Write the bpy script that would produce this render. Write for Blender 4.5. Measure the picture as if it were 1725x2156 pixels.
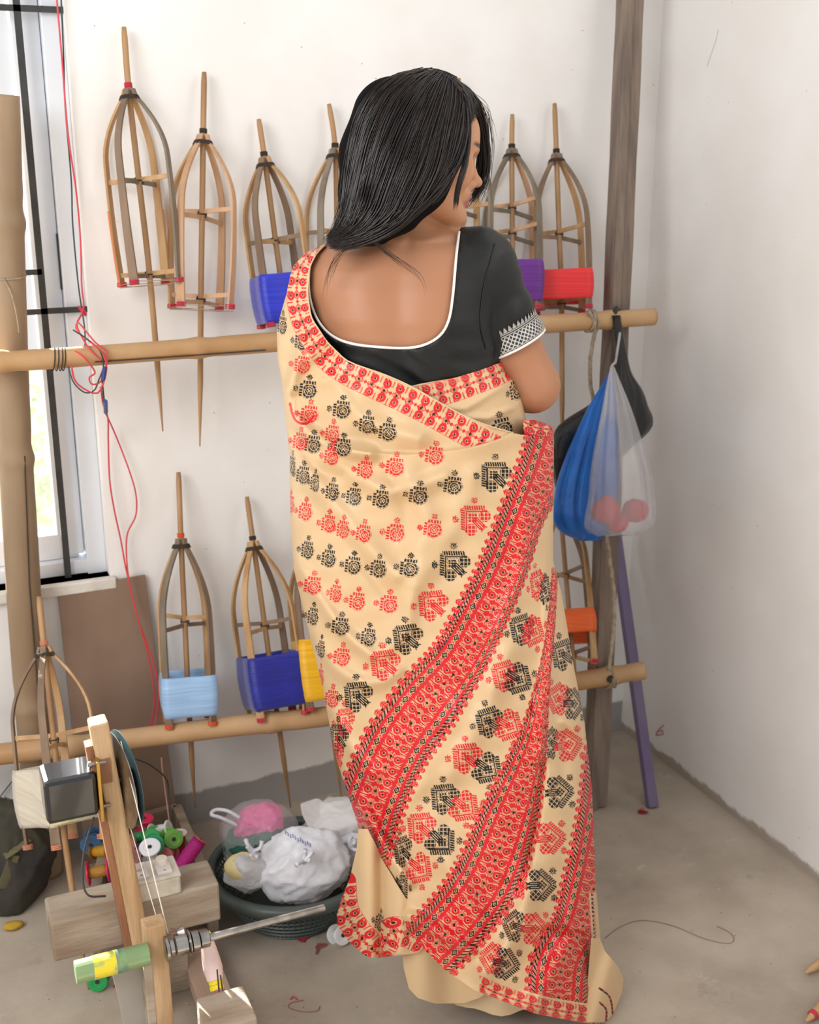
import bpy, bmesh, math, random
import numpy as np
from mathutils import Vector, Matrix, noise as mnoise

random.seed(7)
rng = np.random.default_rng(7)
for _o in list(bpy.data.objects):
    bpy.data.objects.remove(_o)
SC = bpy.context.scene
COL = SC.collection

# ------------------------------------------------------------------ camera, sky, sun, lights, exposure
PITCH, YAW, FPX, EYE = math.radians(17.2), math.radians(23.6), 2500.0, 1.5
cam_d = bpy.data.cameras.new('camera')
cam_d.sensor_fit = 'HORIZONTAL'; cam_d.sensor_width = 24.0
cam_d.lens = FPX / 1725 * 24.0
cam_d.clip_start = 0.05
cam_d.dof.use_dof = True; cam_d.dof.focus_distance = 1.82; cam_d.dof.aperture_fstop = 5.0
cam = bpy.data.objects.new('camera', cam_d); COL.objects.link(cam)
cam.location = (0, 0, EYE)
cam.rotation_euler = (math.pi / 2 - PITCH, 0, -YAW)
SC.camera = cam

world = bpy.data.worlds.new('world'); SC.world = world; world.use_nodes = True
_bg = world.node_tree.nodes['Background']
_bg.inputs[0].default_value = (0.96, 0.98, 1.0, 1); _bg.inputs[1].default_value = 0.70

def light(name, kind, loc, rot, energy, color=(1, 1, 1), size=1.0, size_y=None):
    d = bpy.data.lights.new(name, kind); d.energy = energy; d.color = color
    if kind == 'AREA':
        d.size = size
        if size_y: d.shape = 'RECTANGLE'; d.size_y = size_y
    if kind == 'SUN': d.angle = size
    o = bpy.data.objects.new(name, d); COL.objects.link(o); o.location = loc; o.rotation_euler = rot
    return o
def aim(o, target):
    o.rotation_euler = (Vector(target) - o.location).to_track_quat('-Z', 'Y').to_euler()
# low sun entering through the back window over the sill
light('sun', 'SUN', (0, 5, 5), (math.radians(58), 0, math.radians(180)), 34, (1.0, 0.97, 0.92), math.radians(0.6))
SC.objects['sun'].rotation_euler = Vector((0.26, -0.83, -0.49)).to_track_quat('-Z', 'Y').to_euler()
# daylight from the open side of the room (upper left of where the photographer stands)
a_ = light('window_daylight', 'AREA', (-1.5, 0.3, 2.3), (0, 0, 0), 57, (1.0, 0.985, 0.965), 1.5, 1.3); aim(a_, (0.9, 2.0, 0.9))
SC.view_settings.view_transform = 'Standard'; SC.view_settings.look = 'None'
SC.view_settings.gamma = 1.0; SC.view_settings.use_curve_mapping = False
SC.view_settings.exposure = -0.02

# ------------------------------------------------------------------ pixel <-> place helpers
CX, CY = 862.5, 1078.0
RT = np.array([math.cos(YAW), -math.sin(YAW), 0.0]); FH = np.array([math.sin(YAW), math.cos(YAW), 0.0])
FW = FH * math.cos(PITCH) + np.array([0, 0, -math.sin(PITCH)])
UP = FH * math.sin(PITCH) + np.array([0, 0, math.cos(PITCH)])
C0 = np.array([0, 0, EYE])
def ray(x, y):
    x = np.asarray(x, float); y = np.asarray(y, float)
    return FW + ((x - CX) / FPX)[..., None] * RT - ((y - CY) / FPX)[..., None] * UP
def onY(x, y, Y): d = ray(x, y); return C0 + d * (np.asarray(Y) / d[..., 1])[..., None]
def onX(x, y, X): d = ray(x, y); return C0 + d * (np.asarray(X) / d[..., 0])[..., None]
def onZ(x, y, Z=0.0): d = ray(x, y); return C0 + d * ((np.asarray(Z) - EYE) / d[..., 2])[..., None]
def onD(x, y, D): d = ray(x, y); return C0 + d * (np.asarray(D) / (d @ FH))[..., None]
def proj(P):
    v = np.asarray(P, float) - C0; z = v @ FW
    return CX + FPX * (v @ RT) / z, CY - FPX * (v @ UP) / z
YW = 2.406      # back wall
XR = 1.671      # right wall
D0 = 1.85       # the woman stands this far from the lens

# ------------------------------------------------------------------ materials
def srgb(c):
    if isinstance(c, str):
        c = [int(c[i:i+2], 16) / 255 for i in (0, 2, 4)]
    return tuple(v / 12.92 if v <= 0.04045 else ((v + 0.055) / 1.055) ** 2.4 for v in c) + (1.0,)
_mats = {}
def mat(name, color, color2=None, rough=0.6, scale=8.0, stretch=(1, 1, 1), bump=0.0, metal=0.0, spec=0.5, sheen=0.0,
        trans=0.0, alpha=1.0, coat=0.0, detail=4.0, lo=0.35, hi=0.65, bscale=None, attr=None, aniso=0.0, sss=0.0, tint=None):
    if name in _mats: return _mats[name]
    m = bpy.data.materials.new(name); m.use_nodes = True
    nt = m.node_tree; b = nt.nodes['Principled BSDF']; L = nt.links.new
    b.inputs['Base Color'].default_value = srgb(color)
    b.inputs['Roughness'].default_value = rough; b.inputs['Metallic'].default_value = metal
    b.inputs['Specular IOR Level'].default_value = spec
    b.inputs['Sheen Weight'].default_value = sheen
    b.inputs['Transmission Weight'].default_value = trans
    b.inputs['Alpha'].default_value = alpha
    b.inputs['Coat Weight'].default_value = coat
    b.inputs['Anisotropic'].default_value = aniso
    if sss:
        b.inputs['Subsurface Weight'].default_value = sss
        b.inputs['Subsurface Radius'].default_value = (0.012, 0.005, 0.003)
        b.inputs['Subsurface Scale'].default_value = 1.0
    tc = nt.nodes.new('ShaderNodeTexCoord'); mp = nt.nodes.new('ShaderNodeMapping')
    mp.inputs['Scale'].default_value = stretch; L(tc.outputs['Object'], mp.inputs[0])
    if color2 is not None:
        n = nt.nodes.new('ShaderNodeTexNoise'); n.inputs['Scale'].default_value = scale; n.inputs['Detail'].default_value = detail
        L(mp.outputs[0], n.inputs['Vector'])
        r = nt.nodes.new('ShaderNodeValToRGB'); r.color_ramp.elements[0].position = lo; r.color_ramp.elements[1].position = hi
        r.color_ramp.elements[0].color = srgb(color); r.color_ramp.elements[1].color = srgb(color2)
        L(n.outputs[0], r.inputs[0]); L(r.outputs[0], b.inputs['Base Color'])
    if attr:
        at = nt.nodes.new('ShaderNodeAttribute'); at.attribute_name = attr
        L(at.outputs['Color'], b.inputs['Base Color'])
    if bump:
        n2 = nt.nodes.new('ShaderNodeTexNoise'); n2.inputs['Scale'].default_value = bscale or scale * 3; n2.inputs['Detail'].default_value = 5
        L(mp.outputs[0], n2.inputs['Vector'])
        bp = nt.nodes.new('ShaderNodeBump'); bp.inputs['Strength'].default_value = bump; bp.inputs['Distance'].default_value = 0.01
        L(n2.outputs[0], bp.inputs['Height']); L(bp.outputs[0], b.inputs['Normal'])
    _mats[name] = m
    return m

def wall_material(name, white, dirt, floor_h, floor_col, jag):
    """painted plaster; the paint stops in a ragged line floor_h above the floor"""
    m = bpy.data.materials.new(name); m.use_nodes = True; nt = m.node_tree; L = nt.links.new; b = nt.nodes['Principled BSDF']
    b.inputs['Roughness'].default_value = 0.75; b.inputs['Specular IOR Level'].default_value = 0.3
    g = nt.nodes.new('ShaderNodeNewGeometry'); sx = nt.nodes.new('ShaderNodeSeparateXYZ'); L(g.outputs['Position'], sx.inputs[0])
    n = nt.nodes.new('ShaderNodeTexNoise'); n.inputs['Scale'].default_value = 5; n.inputs['Detail'].default_value = 7; L(g.outputs['Position'], n.inputs['Vector'])
    r = nt.nodes.new('ShaderNodeValToRGB'); r.color_ramp.elements[0].position = 0.38; r.color_ramp.elements[1].position = 0.62
    r.color_ramp.elements[0].color = srgb(dirt); r.color_ramp.elements[1].color = srgb(white); L(n.outputs[0], r.inputs[0])
    # small specks
    v = nt.nodes.new('ShaderNodeTexVoronoi'); v.inputs['Scale'].default_value = 22; L(g.outputs['Position'], v.inputs['Vector'])
    lt = nt.nodes.new('ShaderNodeMath'); lt.operation = 'LESS_THAN'; lt.inputs[1].default_value = 0.035; L(v.outputs['Distance'], lt.inputs[0])
    mxs = nt.nodes.new('ShaderNodeMix'); mxs.data_type = 'RGBA'; mxs.inputs[7].default_value = srgb('b5aca4'); L(lt.outputs[0], mxs.inputs[0]); L(r.outputs[0], mxs.inputs[6])
    n2 = nt.nodes.new('ShaderNodeTexNoise'); n2.inputs['Scale'].default_value = jag; n2.inputs['Detail'].default_value = 8; n2.inputs['Roughness'].default_value = 0.7; L(g.outputs['Position'], n2.inputs['Vector'])
    ma = nt.nodes.new('ShaderNodeMath'); ma.operation = 'MULTIPLY_ADD'; ma.inputs[1].default_value = -0.06; L(n2.outputs[0], ma.inputs[0]); L(sx.outputs['Z'], ma.inputs[2])
    ramp = nt.nodes.new('ShaderNodeMapRange'); ramp.inputs[1].default_value = floor_h - 0.034; ramp.inputs[2].default_value = floor_h - 0.026; L(ma.outputs[0], ramp.inputs[0])
    mx = nt.nodes.new('ShaderNodeMix'); mx.data_type = 'RGBA'; L(ramp.outputs[0], mx.inputs[0]); mx.inputs[6].default_value = srgb(floor_col); L(mxs.outputs[2], mx.inputs[7])
    L(mx.outputs[2], b.inputs['Base Color'])
    bp = nt.nodes.new('ShaderNodeBump'); bp.inputs['Strength'].default_value = 0.25; bp.inputs['Distance'].default_value = 0.004
    n3 = nt.nodes.new('ShaderNodeTexNoise'); n3.inputs['Scale'].default_value = 18; n3.inputs['Detail'].default_value = 8; L(g.outputs['Position'], n3.inputs['Vector'])
    L(n3.outputs[0], bp.inputs['Height']); L(bp.outputs[0], b.inputs['Normal'])
    return m
def floor_material():
    m = bpy.data.materials.new('cement_floor'); m.use_nodes = True; nt = m.node_tree; L = nt.links.new; b = nt.nodes['Principled BSDF']
    b.inputs['Roughness'].default_value = 0.7; b.inputs['Specular IOR Level'].default_value = 0.35
    g = nt.nodes.new('ShaderNodeNewGeometry')
    def noise(s, d=6, rgh=0.6):
        n = nt.nodes.new('ShaderNodeTexNoise'); n.inputs['Scale'].default_value = s; n.inputs['Detail'].default_value = d; n.inputs['Roughness'].default_value = rgh
        L(g.outputs['Position'], n.inputs['Vector']); return n
    r = nt.nodes.new('ShaderNodeValToRGB'); L(noise(3.5, 8).outputs[0], r.inputs[0])
    e = r.color_ramp.elements; e[0].position = 0.3; e[0].color = srgb('978b7d'); e[1].position = 0.72; e[1].color = srgb('c2b6a6')
    k = e.new(0.5); k.color = srgb('aea191')
    # pale scraped patches
    r2 = nt.nodes.new('ShaderNodeValToRGB'); L(noise(9, 10, 0.75).outputs[0], r2.inputs[0]); r2.color_ramp.elements[0].position = 0.60; r2.color_ramp.elements[1].position = 0.70
    r2.color_ramp.elements[1].color = (0.55, 0.55, 0.55, 1)
    mx = nt.nodes.new('ShaderNodeMix'); mx.data_type = 'RGBA'; L(r2.outputs[0], mx.inputs[0]); L(r.outputs[0], mx.inputs[6]); mx.inputs[7].default_value = srgb('d6cdc0')
    # dark stains
    r3 = nt.nodes.new('ShaderNodeValToRGB'); L(noise(6, 9, 0.7).outputs[0], r3.inputs[0]); r3.color_ramp.elements[0].position = 0.27; r3.color_ramp.elements[0].color = (0.6, 0.6, 0.6, 1); r3.color_ramp.elements[1].position = 0.40; r3.color_ramp.elements[1].color = (0, 0, 0, 1)
    mx2 = nt.nodes.new('ShaderNodeMix'); mx2.data_type = 'RGBA'; L(r3.outputs[0], mx2.inputs[0]); L(mx.outputs[2], mx2.inputs[6]); mx2.inputs[7].default_value = srgb('6f665c')
    v = nt.nodes.new('ShaderNodeTexVoronoi'); v.inputs['Scale'].default_value = 38; L(g.outputs['Position'], v.inputs['Vector'])
    lt = nt.nodes.new('ShaderNodeMath'); lt.operation = 'LESS_THAN'; lt.inputs[1].default_value = 0.05; L(v.outputs['Distance'], lt.inputs[0])
    mx3 = nt.nodes.new('ShaderNodeMix'); mx3.data_type = 'RGBA'; L(lt.outputs[0], mx3.inputs[0]); L(mx2.outputs[2], mx3.inputs[6]); mx3.inputs[7].default_value = srgb('5a534c')
    L(mx3.outputs[2], b.inputs['Base Color'])
    bp = nt.nodes.new('ShaderNodeBump'); bp.inputs['Strength'].default_value = 0.3; bp.inputs['Distance'].default_value = 0.004
    L(noise(30, 8).outputs[0], bp.inputs['Height']); L(bp.outputs[0], b.inputs['Normal'])
    return m

M_BAMBOO = mat('bamboo_tan', 'c9a57c', 'b0875a', 0.5, 6, (1, 1, 1), 0.15)
M_BAMBOO_D = mat('bamboo_weathered', 'a68e72', '8a7258', 0.6, 7, (1, 1, 0.3), 0.2)
M_POST = mat('post_wood', '8c7c6e', '71635a', 0.85, 14, (3, 3, 0.25), 0.5)
M_WOODPALE = mat('wood_pale', 'c2a27e', 'a68660', 0.75, 20, (2.5, 2.5, 0.3), 0.3)
M_WOODGREY = mat('wood_grey', 'aa9c8b', '8b7763', 0.85, 10, (0.5, 2.5, 2.5), 0.4)
M_WOODRED = mat('wood_red', '9b6c4d', '7d5239', 0.7, 14, (2, 2, 0.4), 0.3)
M_PLY = mat('plywood_brown', '957b68', '7d6453', 0.75, 5, (1, 1, 0.6), 0.15)
M_TIE = mat('dark_twine', '3b332d', rough=0.9)
M_REDTIE = mat('red_thread_tie', 'c2334a', rough=0.9)
M_TWINE = mat('pale_twine', 'b5a690', '94856f', 0.95, 60, bump=0.4)
M_WHITEMETAL = mat('white_frame', 'dfe4ec', 'd0d6de', 0.35, 3)
M_BLACK = mat('black_iron', '2b2c2e', '3a3a3b', 0.5, 20)
M_PURPLE = mat('purple_paint', '6f6285', '7d7291', 0.6, 12, (1, 1, 0.3), 0.1)
M_STEEL = mat('steel', 'b9b6b2', '8e8a86', 0.28, 30, metal=1.0)
M_BLACKGLOSS = mat('black_gloss', '1d1f22', rough=0.18, coat=0.6)

# ------------------------------------------------------------------ mesh helpers
class MB:
    def __init__(s): s.v = []; s.f = []; s.n = 0
    def add(s, V, F):
        s.v.extend([tuple(map(float, p)) for p in V]); s.f.extend([tuple(int(i) + s.n for i in f) for f in F]); s.n = len(s.v)
    def box(s, c, size, R=None):
        hx, hy, hz = [k / 2 for k in size]
        P = np.array([(x, y, z) for x in (-hx, hx) for y in (-hy, hy) for z in (-hz, hz)])
        if R is not None: P = P @ np.array(R).T
        s.add(P + np.array(c), [(0, 1, 3, 2), (4, 6, 7, 5), (0, 4, 5, 1), (2, 3, 7, 6), (0, 2, 6, 4), (1, 5, 7, 3)])
    def tube(s, path, rad, n=8, cap=True, closed=False):
        path = np.asarray(path, float); k = len(path)
        rad = np.full(k, rad) if np.isscalar(rad) else np.asarray(rad, float)
        T = np.gradient(path, axis=0)
        if closed: T = np.roll(path, -1, 0) - np.roll(path, 1, 0)
        T /= np.linalg.norm(T, axis=1)[:, None] + 1e-12
        a = np.array([0, 0, 1.0]) if abs(T[0][2]) < 0.9 else np.array([1.0, 0, 0])
        u = np.cross(T[0], a); u /= np.linalg.norm(u)
        V = []
        for i in range(k):
            u = u - T[i] * (u @ T[i]); u /= np.linalg.norm(u) + 1e-12; w = np.cross(T[i], u)
            for j in range(n):
                t = 2 * math.pi * j / n
                V.append(path[i] + rad[i] * (math.cos(t) * u + math.sin(t) * w))
        F = []
        for i in range(k if closed else k - 1):
            for j in range(n):
                a0 = i * n + j; a1 = i * n + (j + 1) % n; b0 = ((i + 1) % k) * n + j; b1 = ((i + 1) % k) * n + (j + 1) % n
                F.append((a0, a1, b1, b0))
        if cap and not closed: F += [tuple(reversed(range(n))), tuple((k - 1) * n + j for j in range(n))]
        s.add(V, F)
    def strip(s, path, w, t, side):
        """rectangular bar swept along path; side = width direction"""
        path = np.asarray(path, float); k = len(path); T = np.gradient(path, axis=0); T /= np.linalg.norm(T, axis=1)[:, None]
        w = np.full(k, w) if np.isscalar(w) else w
        V = []
        for i in range(k):
            sd = np.asarray(side, float); sd = sd - T[i] * (sd @ T[i]); sd /= np.linalg.norm(sd); nn = np.cross(T[i], sd)
            for a, b in ((-1, -1), (1, -1), (1, 1), (-1, 1)): V.append(path[i] + sd * a * w[i] / 2 + nn * b * t / 2)
        F = [(i * 4 + j, i * 4 + (j + 1) % 4, i * 4 + 4 + (j + 1) % 4, i * 4 + 4 + j) for i in range(k - 1) for j in range(4)]
        F += [(3, 2, 1, 0), tuple((k - 1) * 4 + j for j in range(4))]
        s.add(V, F)
    def lathe(s, prof, n=24, M=None):
        V = []; F = []; k = len(prof)
        for r, z in prof:
            for j in range(n):
                t = 2 * math.pi * j / n; V.append((r * math.cos(t), r * math.sin(t), z))
        for i in range(k - 1):
            for j in range(n): F.append((i * n + j, i * n + (j + 1) % n, (i + 1) * n + (j + 1) % n, (i + 1) * n + j))
        F += [tuple(reversed(range(n))), tuple((k - 1) * n + j for j in range(n))]
        V = np.array(V)
        if M is not None:
            M = np.array(M); V = V @ M[:3, :3].T + M[:3, 3]
        s.add(V, F)
    def build(s, name, m, parent=None, smooth=False, bevel=0.0):
        me = bpy.data.meshes.new(name); me.from_pydata(s.v, [], s.f); me.update()
        if smooth: me.polygons.foreach_set('use_smooth', [True] * len(me.polygons))
        me.materials.append(m); o = bpy.data.objects.new(name, me); COL.objects.link(o)
        if parent is not None:
            o.parent = parent; o.matrix_parent_inverse = Matrix.Translation(-parent.location)
        if bevel:
            b = o.modifiers.new('b', 'BEVEL'); b.width = bevel; b.segments = 2; b.limit_method = 'ANGLE'; b.angle_limit = 0.7
        return o
def np_mesh(name, V, quads, m, parent=None, smooth=True, color=None, tris=False):
    V = np.asarray(V, np.float32).reshape(-1, 3); k = 3 if tris else 4
    Q = np.asarray(quads, np.int32).reshape(-1, k)
    me = bpy.data.meshes.new(name); me.vertices.add(len(V)); me.vertices.foreach_set('co', V.ravel())
    me.loops.add(Q.size); me.loops.foreach_set('vertex_index', Q.ravel()); me.polygons.add(len(Q))
    me.polygons.foreach_set('loop_start', np.arange(0, Q.size, k, dtype=np.int32))
    me.update(calc_edges=True); me.validate(clean_customdata=False)
    me.polygons.foreach_set('use_smooth', np.full(len(me.polygons), smooth))
    if color is not None:
        ca = me.color_attributes.new('Col', 'FLOAT_COLOR', 'POINT')
        c = np.ones((len(V), 4), np.float32); c[:, :3] = color; ca.data.foreach_set('color', c.ravel())
    me.materials.append(m); o = bpy.data.objects.new(name, me); COL.objects.link(o)
    if parent is not None:
        o.parent = parent; o.matrix_parent_inverse = Matrix.Translation(-parent.location)
    return o
def grid_quads(r, c, wrap=False):
    i = np.arange(r - 1)[:, None]; j = np.arange(c if wrap else c - 1)[None, :]
    j2 = (j + 1) % c
    return np.stack([i * c + j, i * c + j2, (i + 1) * c + j2, (i + 1) * c + j], -1).reshape(-1, 4)
def empty(name, loc, label, cat, group=None):
    o = bpy.data.objects.new(name, None); COL.objects.link(o); o.location = tuple(map(float, loc)); o.empty_display_size = 0.05
    o['label'] = label; o['category'] = cat
    if group: o['group'] = group
    return o
def tag(o, label, cat, group=None, kind=None):
    if kind: o['kind'] = kind
    if label: o['label'] = label
    if cat: o['category'] = cat
    if group: o['group'] = group
    return o
def struct(o, label=None):
    o['kind'] = 'structure'
    if label: o['label'] = label
    return o
def spline(P, n):
    """Catmull-Rom through P, n samples evenly along its length"""
    P = np.asarray(P, float); Q = np.vstack([2 * P[0] - P[1], P, 2 * P[-1] - P[-2]]); out = []
    for i in range(1, len(Q) - 2):
        for t in np.linspace(0, 1, 16, endpoint=False):
            a, b, c, d = Q[i - 1], Q[i], Q[i + 1], Q[i + 2]
            out.append(0.5 * (2 * b + (c - a) * t + (2 * a - 5 * b + 4 * c - d) * t * t + (3 * b - a - 3 * c + d) * t ** 3))
    out.append(P[-1]); out = np.array(out)
    L = np.r_[0, np.cumsum(np.linalg.norm(np.diff(out, axis=0), axis=1))]
    s = np.linspace(0, L[-1], n)
    return np.stack([np.interp(s, L, out[:, k]) for k in range(P.shape[1])], 1)
def orient(a, b):
    """4x4 with z axis from a to b, origin a"""
    a = Vector(a); b = Vector(b); return Matrix.Translation(a) @ (b - a).to_track_quat('Z', 'Y').to_matrix().to_4x4()

# ================================================================== SETTING
M_WALL = wall_material('wall_paint', 'f1efed', 'ebe8e5', 0.085, 'a39f9b', 6)
M_WALLR = wall_material('wall_paint_right', 'e8e6e4', 'e3e0dc', 0.022, 'a89d8e', 9)
mb = MB(); mb.box((0.3, 0.4, -0.05), (5.0, 6.2, 0.1)); struct(mb.build('floor', floor_material()))
# back wall with a window opening, 14 cm thick
WX0, WX1, WZ0, WZ1 = -0.75, 0.362, 0.632, 2.25
mb = MB(); T = 0.16; y = YW + T / 2
mb.box(((WX1 + XR) / 2, y, 1.4), (XR - WX1, T, 2.8))
mb.box(((WX0 + WX1) / 2, y, WZ0 / 2), (WX1 - WX0, T, WZ0))
mb.box(((WX0 + WX1) / 2, y, (WZ1 + 2.8) / 2), (WX1 - WX0, T, 2.8 - WZ1))
mb.box(((WX0 - 1.6) / 2, y, 1.4), (WX0 + 1.6, T, 2.8))
struct(mb.build('wall_back', M_WALL))
mb = MB(); mb.box((XR + 0.08, 0.9, 1.4), (0.16, 3.32, 2.8)); struct(mb.build('wall_right', M_WALLR))
# window: outer frame, sliding sash, panes, catch, grille
we = bpy.data.objects.new('window_1', None); COL.objects.link(we); we.location = (WX0, YW, WZ0); struct(we, 'white metal sliding window with black iron grille')
yf = YW + 0.075
mb = MB()
mb.box((WX1 - 0.02, yf, 1.44), (0.04, 0.09, WZ1 - WZ0)); mb.box((WX0 + 0.02, yf, 1.44), (0.04, 0.09, WZ1 - WZ0))
mb.box(((WX0 + WX1) / 2, yf, WZ0 + 0.017), (WX1 - WX0 - 0.006, 0.086, 0.03)); mb.box(((WX0 + WX1) / 2, yf, WZ1 - 0.022), (WX1 - WX0 - 0.006, 0.086, 0.04))
mb.build('window_frame', M_WHITEMETAL, we, bevel=0.002)
mb = MB()
ys = YW + 0.07
mb.box((WX1 - 0.067, ys, 1.44), (0.052, 0.035, WZ1 - WZ0 - 0.08)); mb.box((-0.23, ys, 1.44), (0.05, 0.035, WZ1 - WZ0 - 0.08))
mb.box((0.04, ys, WZ0 + 0.060), (0.54, 0.031, 0.055)); mb.box((0.04, ys, WZ1 - 0.067), (0.54, 0.031, 0.05))
mb.build('sash', M_WHITEMETAL, we, bevel=0.002)
mb = MB(); mb.box((0.04, ys, 1.44), (0.49, 0.004, 1.5)); mb.box((-0.49, ys + 0.03, 1.44), (0.5, 0.004, 1.5))
mb.build('pane', mat('window_glass', 'ffffff', rough=0.02, spec=0.5, alpha=0.10), we)
pc = onY(133, 551, ys - 0.02)
mb = MB(); mb.box((pc[0], ys - 0.02, pc[2]), (0.019, 0.006, 0.108)); ct = mb.build('catch', M_BLACKGLOSS, we, bevel=0.001)
mb = MB()
for dz in (-0.046, 0, 0.046): mb.box((pc[0], ys - 0.025, pc[2] + dz), (0.006, 0.004, 0.006 if dz else 0.03))
mb.build('screw', M_STEEL, ct)
# grille bars
YG = YW + 0.02
mb = MB()
for px in (88, -115, -330):
    p = onY(px, 600, YG); mb.strip([(p[0], YG, WZ0 + 0.002), (p[0], YG, WZ1)], 0.013, 0.006, (1, 0, 0))
mb.build('grille_bar', M_BLACK, we)
for py, xx in ((18, 60), (657, 60), (574, 40), (-520, 60)):
    p = onY(xx, py, YG); mb = MB(); x1 = WX1 if py != 574 else onY(88, 574, YG)[0]
    mb.strip([(WX0, YG, p[2]), (x1, YG, p[2])], 0.011, 0.006, (0, 0, 1)); mb.build('grille_rail', M_BLACK, we)
# inner sill, a thin cement ledge
mb = MB(); mb.box(((WX0 + WX1) / 2, YW + 0.02, WZ0 - 0.012), (WX1 - WX0 + 0.02, 0.075, 0.024))
struct(mb.build('trim_1', mat('sill_plaster', 'ece8e0', 'c2baae', 0.8, 12, bump=0.2), bevel=0.003), 'plastered window sill ledge')
# daylight outside: a bush beyond the window
def bush(loc, rad, label):
    V = []; F = []; k = 0
    for i in range(2600):
        d = rng.normal(size=3); d /= np.linalg.norm(d); r = rad * (0.75 + 0.3 * rng.random()) * np.array([1, 0.6, 1.3])
        c = np.array(loc) + d * r; a = rng.normal(size=3); a /= np.linalg.norm(a); b = np.cross(a, rng.normal(size=3)); b /= np.linalg.norm(b)
        s = 0.045 * (0.6 + rng.random()); V += [c - a * s, c + b * s * .45, c + a * s, c - b * s * .45]; F.append((k, k + 1, k + 2, k + 3)); k += 4
    m = MB(); m.add(V, F); e = empty('garden_bush', (loc[0], loc[1], 0), label, 'bush')
    o = m.build('foliage', mat('leaf', 'b9d8a4', 'd6ecc2', 0.6, 9), e); o['kind'] = 'stuff'
    m = MB(); m.tube([(loc[0], loc[1], 0), (loc[0], loc[1], loc[2])], 0.03, 8); m.build('stem', M_WOODRED, e)
bush((0.14, 5.2, 0.15), 0.52, 'pale green leafy bush seen outside through the window')
mb = MB(); mb.box((0, 6.6, -0.35), (16, 8, 0.1)); struct(mb.build('ground', mat('yard_ground', 'dcdcd2', 'c8ccb8', 0.9, 3)))

# ================================================================== BAMBOO STAND, POSTS
def bamboo(path, rad, m, name, parent=None, node_at=(), nseg=60):
    P = spline(path, nseg); s = np.linspace(0, 1, nseg); r = np.full(nseg, float(rad)) * (1 + 0.02 * np.sin(s * 17))
    for q in node_at: r += rad * 0.13 * np.exp(-((s - q) / 0.008) ** 2) - rad * 0.05 * np.exp(-((s - q - 0.02) / 0.01) ** 2)
    mb = MB(); mb.tube(P, r, 20); return mb.build(name, m, parent, smooth=False if nseg < 5 else True)
YRL, YRU, YRR = 2.275, 2.198, 2.085
def rail_u(x): t = x / 1375; return YRL * (1 - t) + YRU * t
def rail_l(x): t = x / 1350; return YRL * (1 - t) + YRR * t
up = [onY(x, y, rail_u(x)) for x, y in ((-260, 762), (0, 761), (250, 745), (580, 720), (900, 695), (1140, 683), (1376, 667))]
o = bamboo(up, 0.0195, M_BAMBOO, 'bamboo_rail', None, (0.13, 0.36, 0.52, 0.70, 0.93), 220)
tag(o, 'upper horizontal bamboo rail tied across the back wall under the hanging frames', 'rail')
mb = MB(); g0 = [onY(x, y, rail_u(x) - 0.019) for x, y in ((200, 762), (350, 752), (560, 737))]; mb.tube(g0, 0.0013, 5); mb.build('split', M_TIE, o)
mb = MB()
for x in (112, 120, 128, 134):
    c = onY(x, 756, rail_u(x)); mb.tube([c + 0.0215 * np.array([0.15 * math.sin(t), math.cos(t), math.sin(t)]) for t in np.linspace(0, 6.28, 20, endpoint=False)], 0.0011, 5, closed=True)
mb.build('lashing', M_TIE, o)
lo = [onY(x, y, rail_l(x)) for x, y in ((-260, 1618), (0, 1588), (240, 1560), (500, 1528), (690, 1508), (1000, 1468), (1150, 1445), (1354, 1412))]
o = bamboo(lo, 0.0215, M_BAMBOO, 'bamboo_rail', None, (0.22, 0.47, 0.66, 0.95), 220)
tag(o, 'lower horizontal bamboo rail carrying the light blue and dark blue yarn frames', 'rail')
mb = MB(); c = onY(1286, 1430, rail_l(1286) - 0.0215); mb.lathe([(0.009, 0), (0.009, 0.004)], 14, orient(c + [0, 0.002, 0], c + [0, -0.01, 0])); mb.build('bore_hole', M_TIE, o)
# left bamboo pole, standing
pl = [onZ(112, 1893) * [1, 1, 0] + [0, 0, 0.0]]
yp = 2.345
base = onY(100, 1830, yp); base[2] = 0
pole = [base] + [onY(x, y, yp) for x, y in ((67, 1500), (44, 1150), (28, 880), (14, 560), (2, 200))]
o = bamboo(pole, 0.033, M_BAMBOO_D, 'bamboo_pole', None, (0.25, 0.58, 0.86), 160)
tag(o, 'thick upright bamboo pole standing in front of the window', 'pole')
mb = MB(); mb.tube([onY(x, y, yp - 0.033) for x, y in ((52, 960), (62, 1230), (84, 1500))], 0.0012, 5); mb.build('crack', M_TIE, o)
mb = MB(); c = onY(14, 580, yp); mb.tube([c + 0.0345 * np.array([math.cos(t), math.sin(t), 0.12 * math.sin(t)]) for t in np.linspace(0, 6.28, 24, endpoint=False)], 0.0016, 5, closed=True)
mb.tube(spline([onY(8, 585, yp - 0.036), onY(24, 620, yp - 0.04), onY(34, 660, yp - 0.04), onY(40, 700, yp - 0.045)], 14), 0.0012, 5); mb.build('twine', M_TWINE, o)
# right wooden post, leaning to the wall
pb = onZ(1252, 1697); pt = onY(1327, 0, 2.33); pt2 = pt + (pt - pb) * 0.18
mb = MB(); n = 24; P = np.array([pb + (pt2 - pb) * t for t in np.linspace(0, 1, n)]); w = 0.052 + 0.0022 * np.sin(np.arange(n) * 1.9)
mb.strip(P, w, 0.034, (1, 0, 0)); o = mb.build('wooden_post', M_POST, bevel=0.003); tag(o, 'tall grey weathered timber post leaning in the right corner', 'post')
mb = MB(); mb.strip(P + np.array([-0.013, -0.0185, 0]), 0.022, 0.004, (1, 0, 0)); mb.build('batten', M_POST, o, bevel=0.001)
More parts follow.
